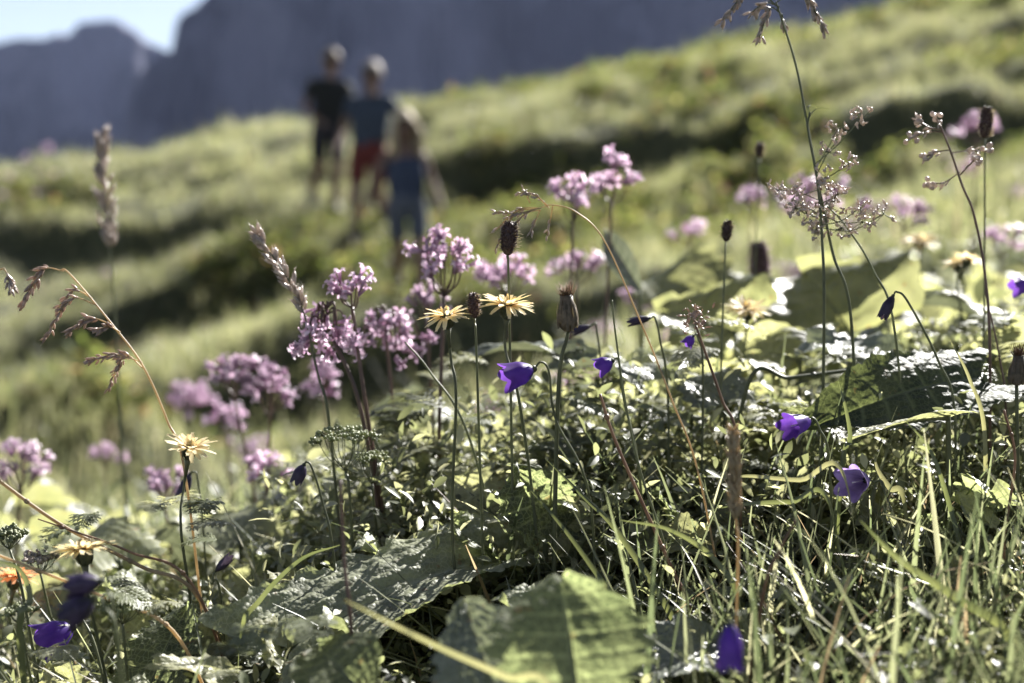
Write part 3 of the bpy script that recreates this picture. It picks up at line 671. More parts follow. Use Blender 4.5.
bell(1029, 283, 1013, 288, 1.08, 'violet bellflower cut by the right edge', 1042, 1.08, .0065, [(1040, 340, 1.08), (1034, 284, 1.08)])
# ------------------------------------------------------------------ pink clusters
pk = 'pink flower clusters behind the hawkbits'
cluster(P(326, 322, .985), 66, 66, .985, 392, 'drooping dark pink flower cluster on a red stem, nearest pink cluster', 'pink', 84, pk, .0088, P(362, 415, .98), droop=.8)
cluster(P(352, 293, .985), 44, 34, .985, 398, 'small upright pink tuft crowning the drooping cluster', 'pink', 26, pk, .0088, P(368, 420, .985), droop=0.)
cluster(P(385, 326, 1.12), 82, 74, 1.12, 408, 'blurred pink cluster just right of the drooping one', 'pink', 84, pk, .0095, droop=.5)
cluster(P(444, 267, 1.06), 58, 62, 1.06, 436, 'bright pink cluster above the left tall hawkbit', 'pink', 80, pk, .0098)
cluster(P(426, 305, 1.2), 38, 26, 1.2, 430, 'small blurred pink cluster left of the left tall hawkbit', 'pink', 30, pk, .0098)
cluster(P(507, 279, 1.3), 60, 30, 1.3, 510, 'blurred flat pink cluster behind the right hawkbit', 'pink', 60, pk, .0105)
cluster(P(573, 203, 1.28), 40, 38, 1.28, 577, 'pale pink cluster at the tip of the arching grass', 'pink_pale', 50, pk, .0105)
cluster(P(612, 182, 1.34), 40, 44, 1.34, 610, 'pink cluster standing highest above the arching grass', 'pink', 54, pk, .0105)
cluster(P(577, 272, 1.45), 54, 26, 1.45, 575, 'flat blurred pink cluster behind the closed head', 'pink', 44, pk, .011)
cluster(P(233, 379, 1.33), 54, 34, 1.33, 262, 'bright lilac pink cluster, left of two on the left slope', 'pink', 60, pk, .0105)
cluster(P(270, 390, 1.33), 40, 48, 1.33, 276, 'pale lilac cluster, right of two on the left slope', 'pink_pale', 54, pk, .0105)
cluster(P(325, 385, 1.5), 40, 34, 1.5, 328, 'faint blurred pink cluster under the drooping one', 'pink_pale', 40, pk, .011)
cluster(P(226, 420, 1.7), 40, 22, 1.7, 232, 'faint pale pink cluster under the lilac pair', 'pink_pale', 34, pk, .011)
cluster(P(20, 471, 1.35), 62, 44, 1.35, 24, 'large pale pink cluster at the left edge', 'pink_pale', 70, pk, .0105)
cluster(P(106, 458, 1.9), 30, 20, 1.9, 108, 'tiny far pink cluster right of the edge cluster', 'pink', 24, pk, .011)
cluster(P(164, 488, 1.28), 44, 34, 1.28, 168, 'pink cluster low beside the single hawkbit stem', 'pink', 50, pk, .010)
cluster(P(266, 474, 1.25), 54, 26, 1.25, 262, 'low pink cluster behind the wilted hanging bell', 'pink', 50, pk, .010)
cluster(P(815, 204, 1.6), 92, 44, 1.6, 818, 'wide pale pink cluster behind the rush seed sprays', 'pink_pale', 90, pk, .012)
cluster(P(905, 215, 1.85), 54, 30, 1.85, 905, 'dim lilac cluster behind the pale hawkbit', 'pink_pale', 50, pk, .012)
cluster(P(978, 132, 2.0), 44, 26, 2.0, 976, 'far lilac cluster behind the spike with glowing hairs', 'pink_pale', 40, pk, .013)
cluster(P(1003, 246, 1.8), 44, 24, 1.8, 1005, 'low lilac cluster near the right edge', 'pink_pale', 36, pk, .012)
cluster(P(751, 202, 1.9), 18, 16, 1.9, 752, 'single small lilac puff left of the rush sprays', 'pink_pale', 16, pk, .012)
cluster(P(690, 235, 2.1), 30, 18, 2.1, 690, 'faint small pink cluster beyond the broad leaves', 'pink_pale', 22, pk, .013)
cluster(P(640, 300, 1.9), 46, 22, 1.9, 640, 'faint pink cluster behind the white folded leaf', 'pink_pale', 30, pk, .012)
# ------------------------------------------------------------------ grasses as things
def along(q, t):
    f = t * (len(q) - 1); i = min(int(f), len(q) - 2); return q[i].lerp(q[i + 1], f - i), (q[i + 1] - q[i]).normalized()
def grass_thing(label, pts, basepx, basd, r0=.0011, r1=.0005, mat='stem', group=None, name='grass_stem', cat='grass stalk', leafs=()):
    g = ground(basepx, basd); root = thing(name, label, cat, g, group)
    sm = MB(); q = stalk(sm, [g] + [P(*p) for p in pts], r0, r1, 6, 12)
    for (t, l, a) in leafs:
        p, d_ = along(q, t); e = Vector((math.cos(a), math.sin(a) * .5, 0)); pp = [p + d_ * l * s * (1 - s * .3) + e * l * .7 * s * s - Vector((0, 0, l * .35 * s ** 3)) for s in [i / 8 for i in range(9)]]
        sm.strip(pp, [.0035 * (1 - s ** 2) + .0003 for s in [i / 8 for i in range(9)]], d_.cross(e), 0., fold=.2)
    return root, sm, q
def dense_spike(label, pts, basepx, basd, t0, s=.007, n=110, mat='spikelet', r=.0016, group=None, stem='stem', sprd=.004, gaps=None):
    root, sm, q = grass_thing(label, pts, basepx, basd, r, .0005, group=group, mat=stem, name='spiky_grass'); sm.obj('stem', M[stem], root)
    sp = MB()
    for k in range(n):
        t = t0 + (1 - t0) * rnd.random()
        if gaps and math.sin(t * gaps) < -.25: continue
        p, d_ = along(q, t); _, u, v = frame(d_); a = rnd.uniform(0, 6.28); rd = u * math.cos(a) + v * math.sin(a)
        fall = .45 + .55 * math.sin(math.pi * min(1, (t - t0) / (1 - t0) * .85 + .1))
        spikelet(sp, p + rd * sprd * rnd.uniform(.1, 1) * fall, d_ * 1.4 + rd * .8, s * rnd.uniform(.7, 1.1))
    sp.obj('seed_head', M[mat], root); return root
dense_spike('tall pale blurred grass spike standing alone at upper left', [(124, 480, 1.42), (116, 330, 1.42), (108, 230, 1.42), (101, 135, 1.42)], 128, 1.42, .70, .013, 120, 'spikelet_pale', .0022, sprd=.006)
dense_spike('leaning pink grass spike left of the drooping pink cluster', [(330, 430, .97), (318, 375, .97), (299, 300, .97), (258, 235, .97)], 345, .975, .70, .0085, 85, 'spikelet_pale', .0013, sprd=.003)
dense_spike('thick tan dried spike standing in the front grass', [(738, 560, .735), (736, 518, .735), (733, 432, .735)], 740, .735, .66, .006, 190, 'straw', .0010, stem='straw', sprd=.0014)
def arch(root, sp, br, p, e, lift, n, s, mat_v=0., side=1):
    mid = (p + e) / 2 + Vector((0, 0, lift)); q = bez([p, mid, e], 8); br.tube(q, [.0005] * (len(q) - 1) + [.0002], 4)
    for k in range(n):
        t = .3 + .7 * (k + rnd.random()) / n; b, d_ = along(q, t)
        dd = d_ + rvec(.6) - Vector((0, 0, .25)); dd.normalize(); st = b + dd * s * rnd.uniform(0, .5); br.tube([b, st], [.0003, .0002], 3)
        spikelet(sp, st, dd, s * rnd.uniform(.7, 1.15), mat_v)
# drooping panicle, left
root, sm, q = grass_thing('arching grass with four drooping brown sprays at left', [(186, 480, .90), (167, 420, .90), (143, 366, .90), (111, 323, .90), (70, 274, .90), (60, 270, .90)], 205, .905, .0010, .0005, name='drooping_grass')
sp = MB(); d = .90
for p, e, lift, n, s in (((97, 305), (45, 338), .014, 34, .0050), ((92, 298), (58, 308), .008, 22, .0050), ((113, 325), (70, 331), .006, 34, .0050), ((142, 362), (90, 360), .004, 30, .0050), ((143, 368), (108, 388), .014, 30, .0050), ((64, 271), (24, 300), .010, 30, .0065), ((120, 332), (98, 330), .003, 16, .006)):
    arch(root, sp, sm, P(*p, d), P(*e, d + rnd.uniform(-.015, .015)), lift, n, s)
sm.obj('stem', M['straw'], root); sp.obj('spikelets', M['spikelet'], root)
root, sm, q = grass_thing('short pale grass tip entering at the left edge', [(-20, 420, .92), (-16, 320, .92), (-6, 276, .92), (4, 268, .92)], -22, .92, .001, .0005, name='drooping_grass')
sp = MB(); arch(root, sp, sm, P(4, 268, .92), P(11, 288, .92), .002, 22, .006); sm.obj('stem', M['straw'], root); sp.obj('spikelets', M['spikelet_pale'], root)
# delicate arching panicle, centre
root, sm, q = grass_thing('long thin grass arching left to a delicate open panicle', [(700, 480, .865), (672, 400, .865), (640, 320, .865), (604, 240, .865), (576, 212, .865), (553, 205, .865), (540, 208, .865)], 742, .87, .0007, .0003, name='arching_grass')
sp = MB(); d = .865
for p, e, lift, n, s in (((549, 208), (517, 193), .004, 12, .0036), ((530, 203), (524, 190), .0, 5, .0036), ((540, 208), (495, 212), -.002, 14, .0036), ((541, 208), (494, 232), .006, 16, .0036), ((541, 210), (512, 226), .003, 10, .0036), ((540, 210), (531, 232), .0, 9, .0036), ((553, 205), (547, 235), -.001, 9, .0036), ((535, 209), (494, 252), .010, 12, .0036), ((548, 206), (535, 194), .0, 6, .0036)):
    arch(root, sp, sm, P(*p, d), P(*e, d + rnd.uniform(-.01, .01)), lift, n, s)
sm.obj('stem', M['straw'], root); sp.obj('spikelets', M['spikelet_pale'], root)
# tall grass top right
root, sm, q = grass_thing('tall grass leaving the top of the picture with hanging pale panicle', [(852, 330, .93), (832, 250, .93), (812, 150, .93), (797, 70, .93), (782, 20, .93), (776, 2, .93)], 868, .935, .0011, .0006, name='tall_grass', leafs=((.55, .03, .9),))
sp = MB(); d = .93
for p, e, lift, n, s in (((779, 8), (723, 20), .016, 44, .006), ((779, 6), (752, 12), .004, 16, .006), ((780, 12), (759, 38), .010, 26, .006), ((782, 14), (784, 24), .0, 10, .006), ((777, 2), (824, 28), .016, 54, .006), ((776, -4), (760, -20), .0, 20, .006), ((776, -2), (800, -22), .0, 20, .006)):
    arch(root, sp, sm, P(*p, d), P(*e, d + rnd.uniform(-.015, .015)), lift, n, s)
sm.obj('stem', M['stem'], root); sp.obj('spikelets', M['spikelet_pale'], root)
# wood-rush sprays
root, sm, q = grass_thing('upright rush stem bearing round clusters of pale seeds', [(824, 330, .92), (822, 238, .92), (817, 180, .92), (808, 130, .92), (810, 112, .92)], 827, .925, .0011, .0006, name='seeded_rush', leafs=((.9, .018, 0.2),))
sp = MB(); d = .92
for p, e, lift in (((818, 200), (778, 190), .002), ((817, 190), (800, 196), .0), ((820, 215), (796, 208), .002), ((820, 222), (842, 228), -.003), ((821, 225), (860, 208), -.003), ((821, 228), (884, 214), -.006), ((816, 176), (828, 152), .0), ((815, 170), (838, 128), -.001), ((814, 165), (862, 118), -.002), ((817, 182), (848, 164), -.001), ((816, 178), (826, 178), .0), ((820, 214), (862, 222), -.003), ((818, 205), (836, 196), .0), ((820, 220), (815, 232), .0), ((819, 208), (824, 214), .0), ((820, 216), (808, 216), .0)):
    a_ = P(*p, d); e_ = P(*e, d + rnd.uniform(-.02, .02)); qq = bez([a_, (a_ + e_) / 2 + Vector((0, 0, lift)), e_], 6); sm.tube(qq, [.0004] * (len(qq) - 1) + [.0002], 4)
    for k in range(rnd.randint(9, 16)):
        c_ = e_ + rvec(.0065); sm.tube([e_, c_], [.00025, .0002], 3); spikelet(sp, c_, rvec(1) + Vector((0, 0, .5)), rnd.uniform(.0032, .0048)); sp.blob(c_, rvec(1), .0032, .0011, 5, 4)
sm.obj('stem', M['stem'], root); sp.obj('seeds', M['spikelet_pale'], root)
root, sm, q = grass_thing('second thin rush stem leaning right from the seed sprays', [(896, 340, .925), (873, 270, .925), (845, 225, .925), (826, 205, .925)], 925, .93, .0009, .0005, name='seeded_rush')
sp = MB()
for e in ((832, 196), (812, 208), (840, 212), (826, 188)):
    e_ = P(*e, .93); sm.tube([q[-1], e_], [.0004, .0002], 4)
    for k in range(10): spikelet(sp, e_ + rvec(.005), rvec(1) + Vector((0, 0, .5)), .004)
sm.obj('stem', M['stem'], root); sp.obj('seeds', M['spikelet'], root)
root, sm, q = grass_thing('red stemmed sorrel with pale seed sprays at upper right', [(990, 360, .95), (985, 275, .95), (974, 215, .95), (962, 185, .95), (952, 155, .95), (940, 125, .95)], 1000, .955, .0011, .0006, name='red_stemmed_plant')
sp = MB(); d = .95
for p, e, lift, n in (((943, 132), (912, 138), .002, 14), ((942, 130), (916, 118), -.002, 7), ((950, 150), (926, 156), .001, 10), ((952, 153), (988, 151), .001, 10), ((960, 172), (930, 183), -.003, 10), ((941, 127), (936, 118), .0, 5), ((960, 175), (976, 158), .0, 5)):
    arch(root, sp, sm, P(*p, d), P(*e, d + rnd.uniform(-.015, .015)), lift, n, .0046)
    for k in range(5): c_ = P(*e, d) + rvec(.004); sp.blob(c_, rvec(1), .004, .0018, 5, 4)
sm.obj('stem', M['stem_red'], root); sp.obj('seeds', M['spikelet_pale'], root)
root, sm, q = grass_thing('brown dried stalk topped by a crumpled seed tuft', [(738, 450, .90), (722, 400, .90), (708, 360, .90), (696, 326, .90)], 748, .905, .0010, .0008, name='dried_stalk')
sp = MB()
for k in range(60): c_ = P(696, 319, .90) + Vector((rnd.gauss(0, .004), rnd.gauss(0, .003), rnd.gauss(0, .004))); spikelet(sp, c_, rvec(1) + Vector((0, 0, .4)), rnd.uniform(.003, .005))
sm.obj('stem', M['dry'], root); sp.obj('seed_tuft', M['spikelet'], root)
# umbels
def umbel(c, d, basepx, label, r, n, mat, ball=.0016, mid=None, per=14, flat=.3, rays=.02, name='seeding_umbel', group=None):
    c = P(*c, d); g = ground(basepx, d + .003); root = thing(name, label, 'flower', g, group); hub = c - Vector((0, 0, rays))
    sm = MB(); stalk(sm, [g] + ([P(*mid)] if mid else [(g + hub) / 2 + rvec(.005)]) + [hub], .0012, .0008); um = MB()
    for k in range(n):
        a = k * 2.4; q = math.sqrt((k + .5) / n); e = c + Vector((math.cos(a) * r * q, math.sin(a) * r * q, -flat * r * q * q + rnd.uniform(-.001, .001)))
        qq = bez([hub, (hub + e) / 2 + Vector((math.cos(a), math.sin(a), -.2)) * r * .15, e], 4); sm.tube(qq, .00035, 4)
        for j in range(per):
            t = e + Vector((rnd.gauss(0, 1), rnd.gauss(0, 1), rnd.gauss(.3, .5))) * r / math.sqrt(n) * .55; sm.tube([e - Vector((0, 0, .0015)), t], .0002, 3); um.blob(t, rvec(1) + Vector((0, 0, 1)), ball * 1.5, ball * .6, 5, 4)
    sm.obj('stem', M['stem'], root); um.obj('seed_cluster', M[mat], root)
umbel((345, 432), .93, 356, 'open green brown umbel left of centre above the big leaf', .020, 14, 'umbel', .0017, (350, 500, .93), flat=.2, rays=.026)
umbel((372, 455), .95, 372, 'ragged small umbel right behind the open umbel', .012, 8, 'umbel', .0016, flat=.3)
umbel((122, 600), .80, 136, 'dense pale green umbel at lower left', .0125, 16, 'umbel', .0020, per=16, flat=.4, rays=.014)
umbel((9, 530), .86, 38, 'brown green umbel on a tall stem at the left edge', .0095, 12, 'umbel', .0019, (24, 600, .86), per=16, flat=.5, rays=.012)
umbel((40, 556), .93, 44, 'flat pale umbel beside the wide hawkbit', .012, 12, 'spikelet_pale', .0016, flat=.1, rays=.012)
umbel((20, 607), .80, 34, 'low small green umbel under the edge umbel', .008, 9, 'umbel', .0016, flat=.3, rays=.01)
# stalks and singled-out blades
def stalkthing(label, pts, r0, r1, mat, name='dried_stalk', basepx=None, based=None, nod=0):
    pw = [P(*p) for p in pts]
    g = ground(basepx, based) if basepx is not None else pw[0]
    root = thing(name, label, 'stalk', g); sm = MB(); q = stalk(sm, ([g] if basepx is not None else []) + pw, r0, r1, 6, 10)
    for k in range(nod): p, d_ = along(q, (k + .6) / nod); sm.blob(p, d_, r0 * 3, r0 * 1.35, 6, 4)
    sm.obj('stem', M[mat], root)
    return root, q
stalkthing('long pale dry reed crossing the lower left, bent over the plants', [(200, 600, .85), (140, 566, .85), (60, 524, .84), (-10, 474, .83)], .0013, .0011, 'straw', 'bent_reed', 250, .87, 3)
stalkthing('brown pointed reed lying beside the pale one', [(196, 590, .84), (130, 552, .84), (70, 530, .84), (38, 519, .84)], .0012, .0004, 'dry', 'bent_reed', 246, .85, 2)
stalkthing('pale reed lying low under the wide hawkbit', [(180, 640, .80), (110, 600, .80), (50, 575, .80), (-10, 552, .80)], .0011, .0008, 'straw', 'bent_reed', 230, .82, 2)
stalkthing('red brown dried stalk slanting through the centre grass', [(690, 610, .84), (668, 560, .84), (617, 445, .84), (600, 394, .84)], .0014, .0008, 'dry', 'dried_stalk', 712, .84, 3)
stalkthing('orange brown dried blade leaning in the lower right grass', [(762, 600, .72), (780, 550, .72), (796, 520, .72)], .0011, .0005, 'dry', 'dried_stalk', 745, .72, 1)
stalkthing('thin red brown stalk rising near the right edge', [(1006, 600, .84), (1004, 540, .84), (1015, 460, .84), (1004, 410, .84)], .0010, .0007, 'dry', 'dried_stalk', 1010, .84, 3)
stalkthing('dark red blurred stem before the big centre leaf', [(352, 640, .70), (344, 560, .70), (340, 480, .70)], .0014, .0008, 'stem_red', 'reddish_stalk', 356, .70, 0)
stalkthing('thick pale green stalk lying level before the shaded leaves', [(748, 384, .985), (790, 378, .985), (846, 371, .985), (860, 370, .985)], .0016, .0013, 'stem', 'fallen_stalk', 722, .99, 1)
stalkthing('tall thin green stem leaning right of the closed head', [(668, 560, .87), (640, 470, .87), (625, 400, .87), (615, 330, .87), (612, 300, .87)], .0010, .0005, 'stem', 'thin_stalk', 690, .87)
stalkthing('thin pinkish stem curving up at far right behind the pale leaf', [(1006, 420, .96), (1000, 360, .96), (985, 290, .96)], .0009, .0005, 'stem_red', 'thin_stalk', 1010, .96)
stalkthing('leaning light stem crossing behind the left tall hawkbit', [(470, 440, .93), (430, 372, .93), (405, 342, .93)], .0010, .0006, 'stem', 'thin_stalk', 520, .935)
def bladething(label, pts, wid, mat, side=(0, 0, 1), basepx=None, based=None, fold=.15, name='grass_blade'):
    pw = [P(*p) for p in pts]
    g = ground(basepx, based) if basepx is not None else pw[0]
    root = thing(name, label, 'grass blade', g); q = bez(([g] if basepx is not None else []) + pw, 9); m = len(q)
    s_ = MB(); s_.strip(q, [wid * (.6 + .4 * min(1, i / m * 4)) * (1 - (i / (m - 1)) ** 3) + .0003 for i in range(m)], Vector(side), 0., fold=fold); s_.obj('blade', M[mat], root)
M['blade'] = plant('single_blade', (.08, .10, .055), (.13, .148, .085), tr=(1.8, 1.7, .9), tf=.4, rough=.3, nscale=30, spec=.7)
M['blade_pale'] = plant('pale_blade', (.24, .25, .15), (.34, .34, .22), tr=(1.5, 1.4, .9), tf=.4, rough=.3, nscale=30, spec=.7)
for a_ in (
 ('pale blurred blade leaning up left across the bottom', [(560, 702, .585), (505, 676, .59), (450, 652, .60), (400, 628, .61), (345, 600, .62)], .0024, 'blade_pale', (0, .3, 1), 620, .585),
 ('long green blade arching from centre to the lower right', [(679, 632, .82), (620, 535, .83), (584, 497, .84), (545, 458, .85)], .0036, 'blade', (1, .3, .3), 700, .82),
 ('wide light blade leaning left near the lower centre', [(645, 640, .79), (605, 585, .80), (565, 530, .81), (522, 480, .82)], .0034, 'blade', (1, .3, .3), 664, .79),
 ('twisted pale blade with white gleam right of the lilac bellflower', [(905, 505, .86), (890, 488, .86), (878, 470, .86), (874, 454, .86)], .0036, 'blade_pale', (.3, .3, 1), 925, .86),
 ('pale nearly level blade just under the lilac bellflower', [(845, 478, .82), (800, 480, .82), (750, 476, .82), (735, 478, .82)], .0026, 'blade_pale', (0, .3, 1), 880, .82),
 ('second level blade below the pale one', [(830, 505, .81), (790, 502, .81), (745, 504, .81), (720, 508, .81)], .0028, 'blade', (0, .3, 1), 870, .81),
 ('green blade slanting up right from the grey leaf', [(240, 640, .82), (260, 600, .82), (300, 560, .82), (340, 545, .82)], .003, 'blade', (0, .2, 1), 225, .82),
 ('broad blade leaning over the lower right corner', [(1010, 640, .7), (960, 600, .7), (900, 560, .7), (860, 520, .7)], .0045, 'blade', (.5, .2, 1), 1040, .7),
 ('light blade rising steeply between bellflower and dark leaf', [(842, 470, .85), (850, 440, .85), (846, 410, .85), (838, 380, .85)], .003, 'blade', (1, .2, 0), 836, .85),
 ('narrow blade curving left under the tan spike', [(740, 610, .78), (715, 560, .78), (670, 530, .78), (620, 520, .78)], .003, 'blade', (0, .2, 1), 752, .78),
 ('blade standing behind the twisted pale blade', [(960, 560, .84), (948, 500, .84), (930, 450, .84), (905, 420, .84)], .003, 'blade', (1, .2, .3), 965, .84),
 ('stiff light blade at the right edge', [(985, 440, .9), (970, 380, .9), (950, 340, .9)], .0028, 'blade_pale', (1, .2, .3), 995, .9),
 ('blade arching left at the bottom left corner', [(20, 640, .76), (30, 600, .76), (20, 570, .76), (-5, 560, .76)], .0035, 'blade', (1, .2, .3), 26, .76)):
    bladething(*a_)
# ------------------------------------------------------------------ broad leaves
M['leaf_dark'] = plant('dark_leaf', (.035, .045, .025), (.07, .08, .045), tr=(2.4, 2.4, 1.3), tf=.3, rough=.6, nscale=45, bump=.4, bscale=330, vcol=(.14, .16, .09), under=(.05, .062, .035), spec=.3, net=300)
M['leaf_big'] = plant('crinkled_leaf', (.15, .16, .10), (.26, .275, .18), tr=(1.9, 1.95, 1.2), tf=.35, rough=.5, nscale=45, bump=.5, bscale=330, vcol=(.30, .31, .24), under=(.13, .15, .10), spec=.5, net=300)
def bl(b, t, hint, W, label, mat='leaf', **k):
    return broadleaf(P(*b), P(*t), hint, W, label, mat, **k)
hi = dict(res=(64, 34))
bl((290, 640, .82), (548, 522, .93), (.05, -.42, .90), .092, 'largest crinkled leaf folded along a pale rib, centre foreground', 'leaf_big', basepx=276, basd=.83, fold=.30, droop=.30, wave=.30, nv=9, teeth=.08, cr=.020, **hi)
bl((578, 700, .60), (562, 572, .63), (.1, -.95, .35), .072, 'nearest blurred green leaf standing at bottom centre', 'leaf', basepx=580, basd=.60, shape='oval', sweep=.10, fold=.03, droop=.25, wave=.12, nv=6, teeth=.10, cr=.004, **hi)
bl((500, 700, .635), (464, 606, .66), (-.45, -.2, .85), .050, 'blurred silvery leaf left of the nearest green leaf', 'leaf_grey', basepx=515, basd=.62, fold=.3, droop=.3, wave=.2, nv=6, teeth=.1, cr=.02, **hi)
bl((148, 690, .82), (183, 606, .86), (-.25, -.9, .3), .052, 'upright toothed leaf glowing green at lower left', 'leaf', basepx=140, basd=.82, fold=.10, droop=.2, wave=.15, nv=7, teeth=.12, cr=.009, **hi)
bl((225, 652, .86), (352, 616, .93), (-.05, -.2, .95), .064, 'broad silver grey leaf with white gleams, left of the largest leaf', 'leaf_grey', basepx=180, basd=.86, fold=.15, droop=.35, wave=.35, nv=8, teeth=.1, cr=.03, **hi)
bl((985, 374, .95), (822, 410, .90), (.1, -.62, .75), .072, 'big dark toothed leaf with bright white rim at right', 'leaf_dark', basepx=1000, basd=.99, fold=.12, droop=.3, wave=.3, nv=8, teeth=.06, cr=.014, **hi)
bl((948, 414, .88), (850, 431, .86), (0, .2, 1), .030, 'pale yellow green leaf edge below the big dark leaf', 'leaf_pale', basepx=962, basd=.88, fold=.1, droop=.2, wave=.2, nv=6, teeth=.08, cr=.02, res=(44, 20))
bl((590, 560, .93), (690, 530, .89), (-.1, -.35, .9), .055, 'light lobed leaf in the middle of the grass', 'leaf_pale', basepx=584, basd=.95, fold=.1, droop=.2, wave=.3, nv=4, teeth=.35, cr=.015, res=(44, 20))
bl((500, 520, .97), (446, 470, .98), (.1, -.75, .55), .050, 'pale lobed leaf behind the largest crinkled leaf', 'leaf_pale', basepx=515, basd=.97, fold=.1, droop=.3, wave=.3, nv=4, teeth=.35, cr=.015, res=(44, 20))
bl((545, 540, .90), (520, 470, .90), (.5, -.6, .55), .060, 'crumpled dark leaf right behind the largest leaf tip', 'leaf', basepx=550, basd=.91, fold=.3, droop=.3, wave=.4, nv=6, teeth=.15, cr=.03, res=(44, 24))
bl((640, 675, .72), (745, 640, .76), (0, -.2, 1), .05, 'dark leaf with white gleaming edge beside the violet bell at bottom', 'leaf_grey', basepx=632, basd=.72, fold=.3, droop=.3, wave=.3, nv=6, teeth=.12, cr=.02, **hi)
bl((360, 690, .66), (315, 640, .70), (-.2, -.5, .8), .045, 'smooth blurred oval leaf at bottom left of centre', 'leaf', basepx=366, basd=.66, fold=.1, droop=.3, wave=.1, nv=6, teeth=.03, cr=.01, shape='oval', **hi)
bl((700, 540, .92), (755, 500, .95), (-.3, -.4, .9), .04, 'half hidden pale leaf under the tan spike', 'leaf_pale', basepx=694, basd=.92, fold=.1, droop=.3, wave=.3, nv=5, teeth=.2, cr=.02, res=(40, 20))
bl((640, 290, 1.30), (606, 232, 1.36), (-.6, -.3, .7), .026, 'long white gleaming folded leaf below the pink clusters', 'leaf_grey', basepx=650, basd=1.30, fold=.4, droop=.1, wave=.1, nv=6, teeth=.03, cr=.01, shape='lance')
fgrp = 'broad leaves blurred behind the flowers'
spec_ = (
 ((560, 352, 1.1), (470, 345, 1.12), (-.2, .1, 1), .05, 'white gleaming leaf behind the stems of the tall hawkbits', 'leaf_grey'),
 ((640, 380, 1.05), (560, 350, 1.08), (-.3, .1, 1), .06, 'white gleaming flat leaf right of the closed head', 'leaf_grey'),
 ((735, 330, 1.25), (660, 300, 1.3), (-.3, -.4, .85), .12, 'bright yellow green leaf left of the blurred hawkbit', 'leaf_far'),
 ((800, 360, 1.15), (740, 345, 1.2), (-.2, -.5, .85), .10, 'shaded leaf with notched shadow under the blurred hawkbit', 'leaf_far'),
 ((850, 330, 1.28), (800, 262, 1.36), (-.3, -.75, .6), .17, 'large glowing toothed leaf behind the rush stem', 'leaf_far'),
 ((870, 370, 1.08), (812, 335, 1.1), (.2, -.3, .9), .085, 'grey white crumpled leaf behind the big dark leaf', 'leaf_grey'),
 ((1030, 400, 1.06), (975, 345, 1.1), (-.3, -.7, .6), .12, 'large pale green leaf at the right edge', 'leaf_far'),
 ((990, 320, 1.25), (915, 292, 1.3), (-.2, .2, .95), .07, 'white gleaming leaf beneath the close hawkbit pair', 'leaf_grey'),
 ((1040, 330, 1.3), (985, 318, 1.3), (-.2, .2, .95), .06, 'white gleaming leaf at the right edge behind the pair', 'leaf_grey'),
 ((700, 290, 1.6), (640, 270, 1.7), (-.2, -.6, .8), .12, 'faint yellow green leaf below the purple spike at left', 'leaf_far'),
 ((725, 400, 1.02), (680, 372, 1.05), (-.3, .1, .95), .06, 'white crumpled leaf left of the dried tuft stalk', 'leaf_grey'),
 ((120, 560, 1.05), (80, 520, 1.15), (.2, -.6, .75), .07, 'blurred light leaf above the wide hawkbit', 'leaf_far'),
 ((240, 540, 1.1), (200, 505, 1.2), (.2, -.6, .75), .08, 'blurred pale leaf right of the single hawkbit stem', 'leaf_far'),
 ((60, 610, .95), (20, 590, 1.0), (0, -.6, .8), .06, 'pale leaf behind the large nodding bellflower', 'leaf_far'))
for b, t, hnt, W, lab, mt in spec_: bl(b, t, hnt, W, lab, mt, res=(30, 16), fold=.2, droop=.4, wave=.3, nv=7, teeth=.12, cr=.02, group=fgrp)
rr = random.Random(5)
protos = []
def dupl(root, loc, rz, sc, label, group):
    r = root.copy(); COL.objects.link(r); r.location = loc; r.rotation_euler = (0, 0, rz); r.scale = (sc,) * 3; r['label'] = label; r['group'] = group
    for ch in list(root.children):
        c = ch.copy(); COL.objects.link(c); c.parent = r
    return r
# three leaf kinds, copied over the slope behind
def proto(mat, k):
    g = ground(620 + 60 * k, 1.9 + .2 * k); B = g + Vector((0, 0, .07)); T = B + Vector((-.05 + .03 * k, -.07, .05))
    root = thing('broad_leaf', 'blurred broad green leaf on the slope behind the flowers', 'leaf', g, 'broad leaves scattered on the slope')
    lf = MB(); leafpart(lf, B, T, (-.2, -.3, .9), .10 + .02 * k, (22, 12), 'heart', .2, .5, .4, 7, .12, .02, 40 + k); lf.obj('leaf_blade', M[mat], root)
    st = MB(); stalk(st, [g, (g + B) / 2 + Vector((.004, 0, 0)), B], .0024, .0018); st.obj('stalk', M['stem'], root); return root
def small_leaf(mat, k):
    g = ground(300 + 90 * k, .9); B = g + Vector((.004, 0, .085)); T = B + Vector((-.018, -.030 + .01 * k, .022))
    root = thing('toothed_leaf', 'small toothed leaf half hidden in the foreground sward', 'leaf', g, 'small toothed leaves in the foreground sward')
    lf = MB(); leafpart(lf, B, T, (-.2, -.45, .85), .034 + .004 * k, (26, 14), ('heart', 'oval', 'heart')[k % 3], .2, .4, .35, 6, .14, .014, 70 + k); lf.obj('leaf_blade', M[mat], root)
    st = MB(); stalk(st, [g, (g + B) / 2 + Vector((.003, 0, 0)), B], .0011, .0009); st.obj('stalk', M['stem'], root); return root
sl_ = [small_leaf('leaf_pale', 0), small_leaf('leaf_big', 1), small_leaf('leaf', 2), small_leaf('leaf_pale', 3)]
for k in range(90):
    d = rr.uniform(.76, 1.22); px = rr.uniform(-20, 1050)
    dupl(sl_[k % 4], ground(px, d), rr.uniform(-1.6, 1.6), rr.uniform(.5, 1.0), 'small toothed leaf half hidden in the foreground sward', 'small toothed leaves in the foreground sward')
protos = [proto('leaf_far', 0), proto('leaf_far', 1), proto('leaf_grey', 2)]
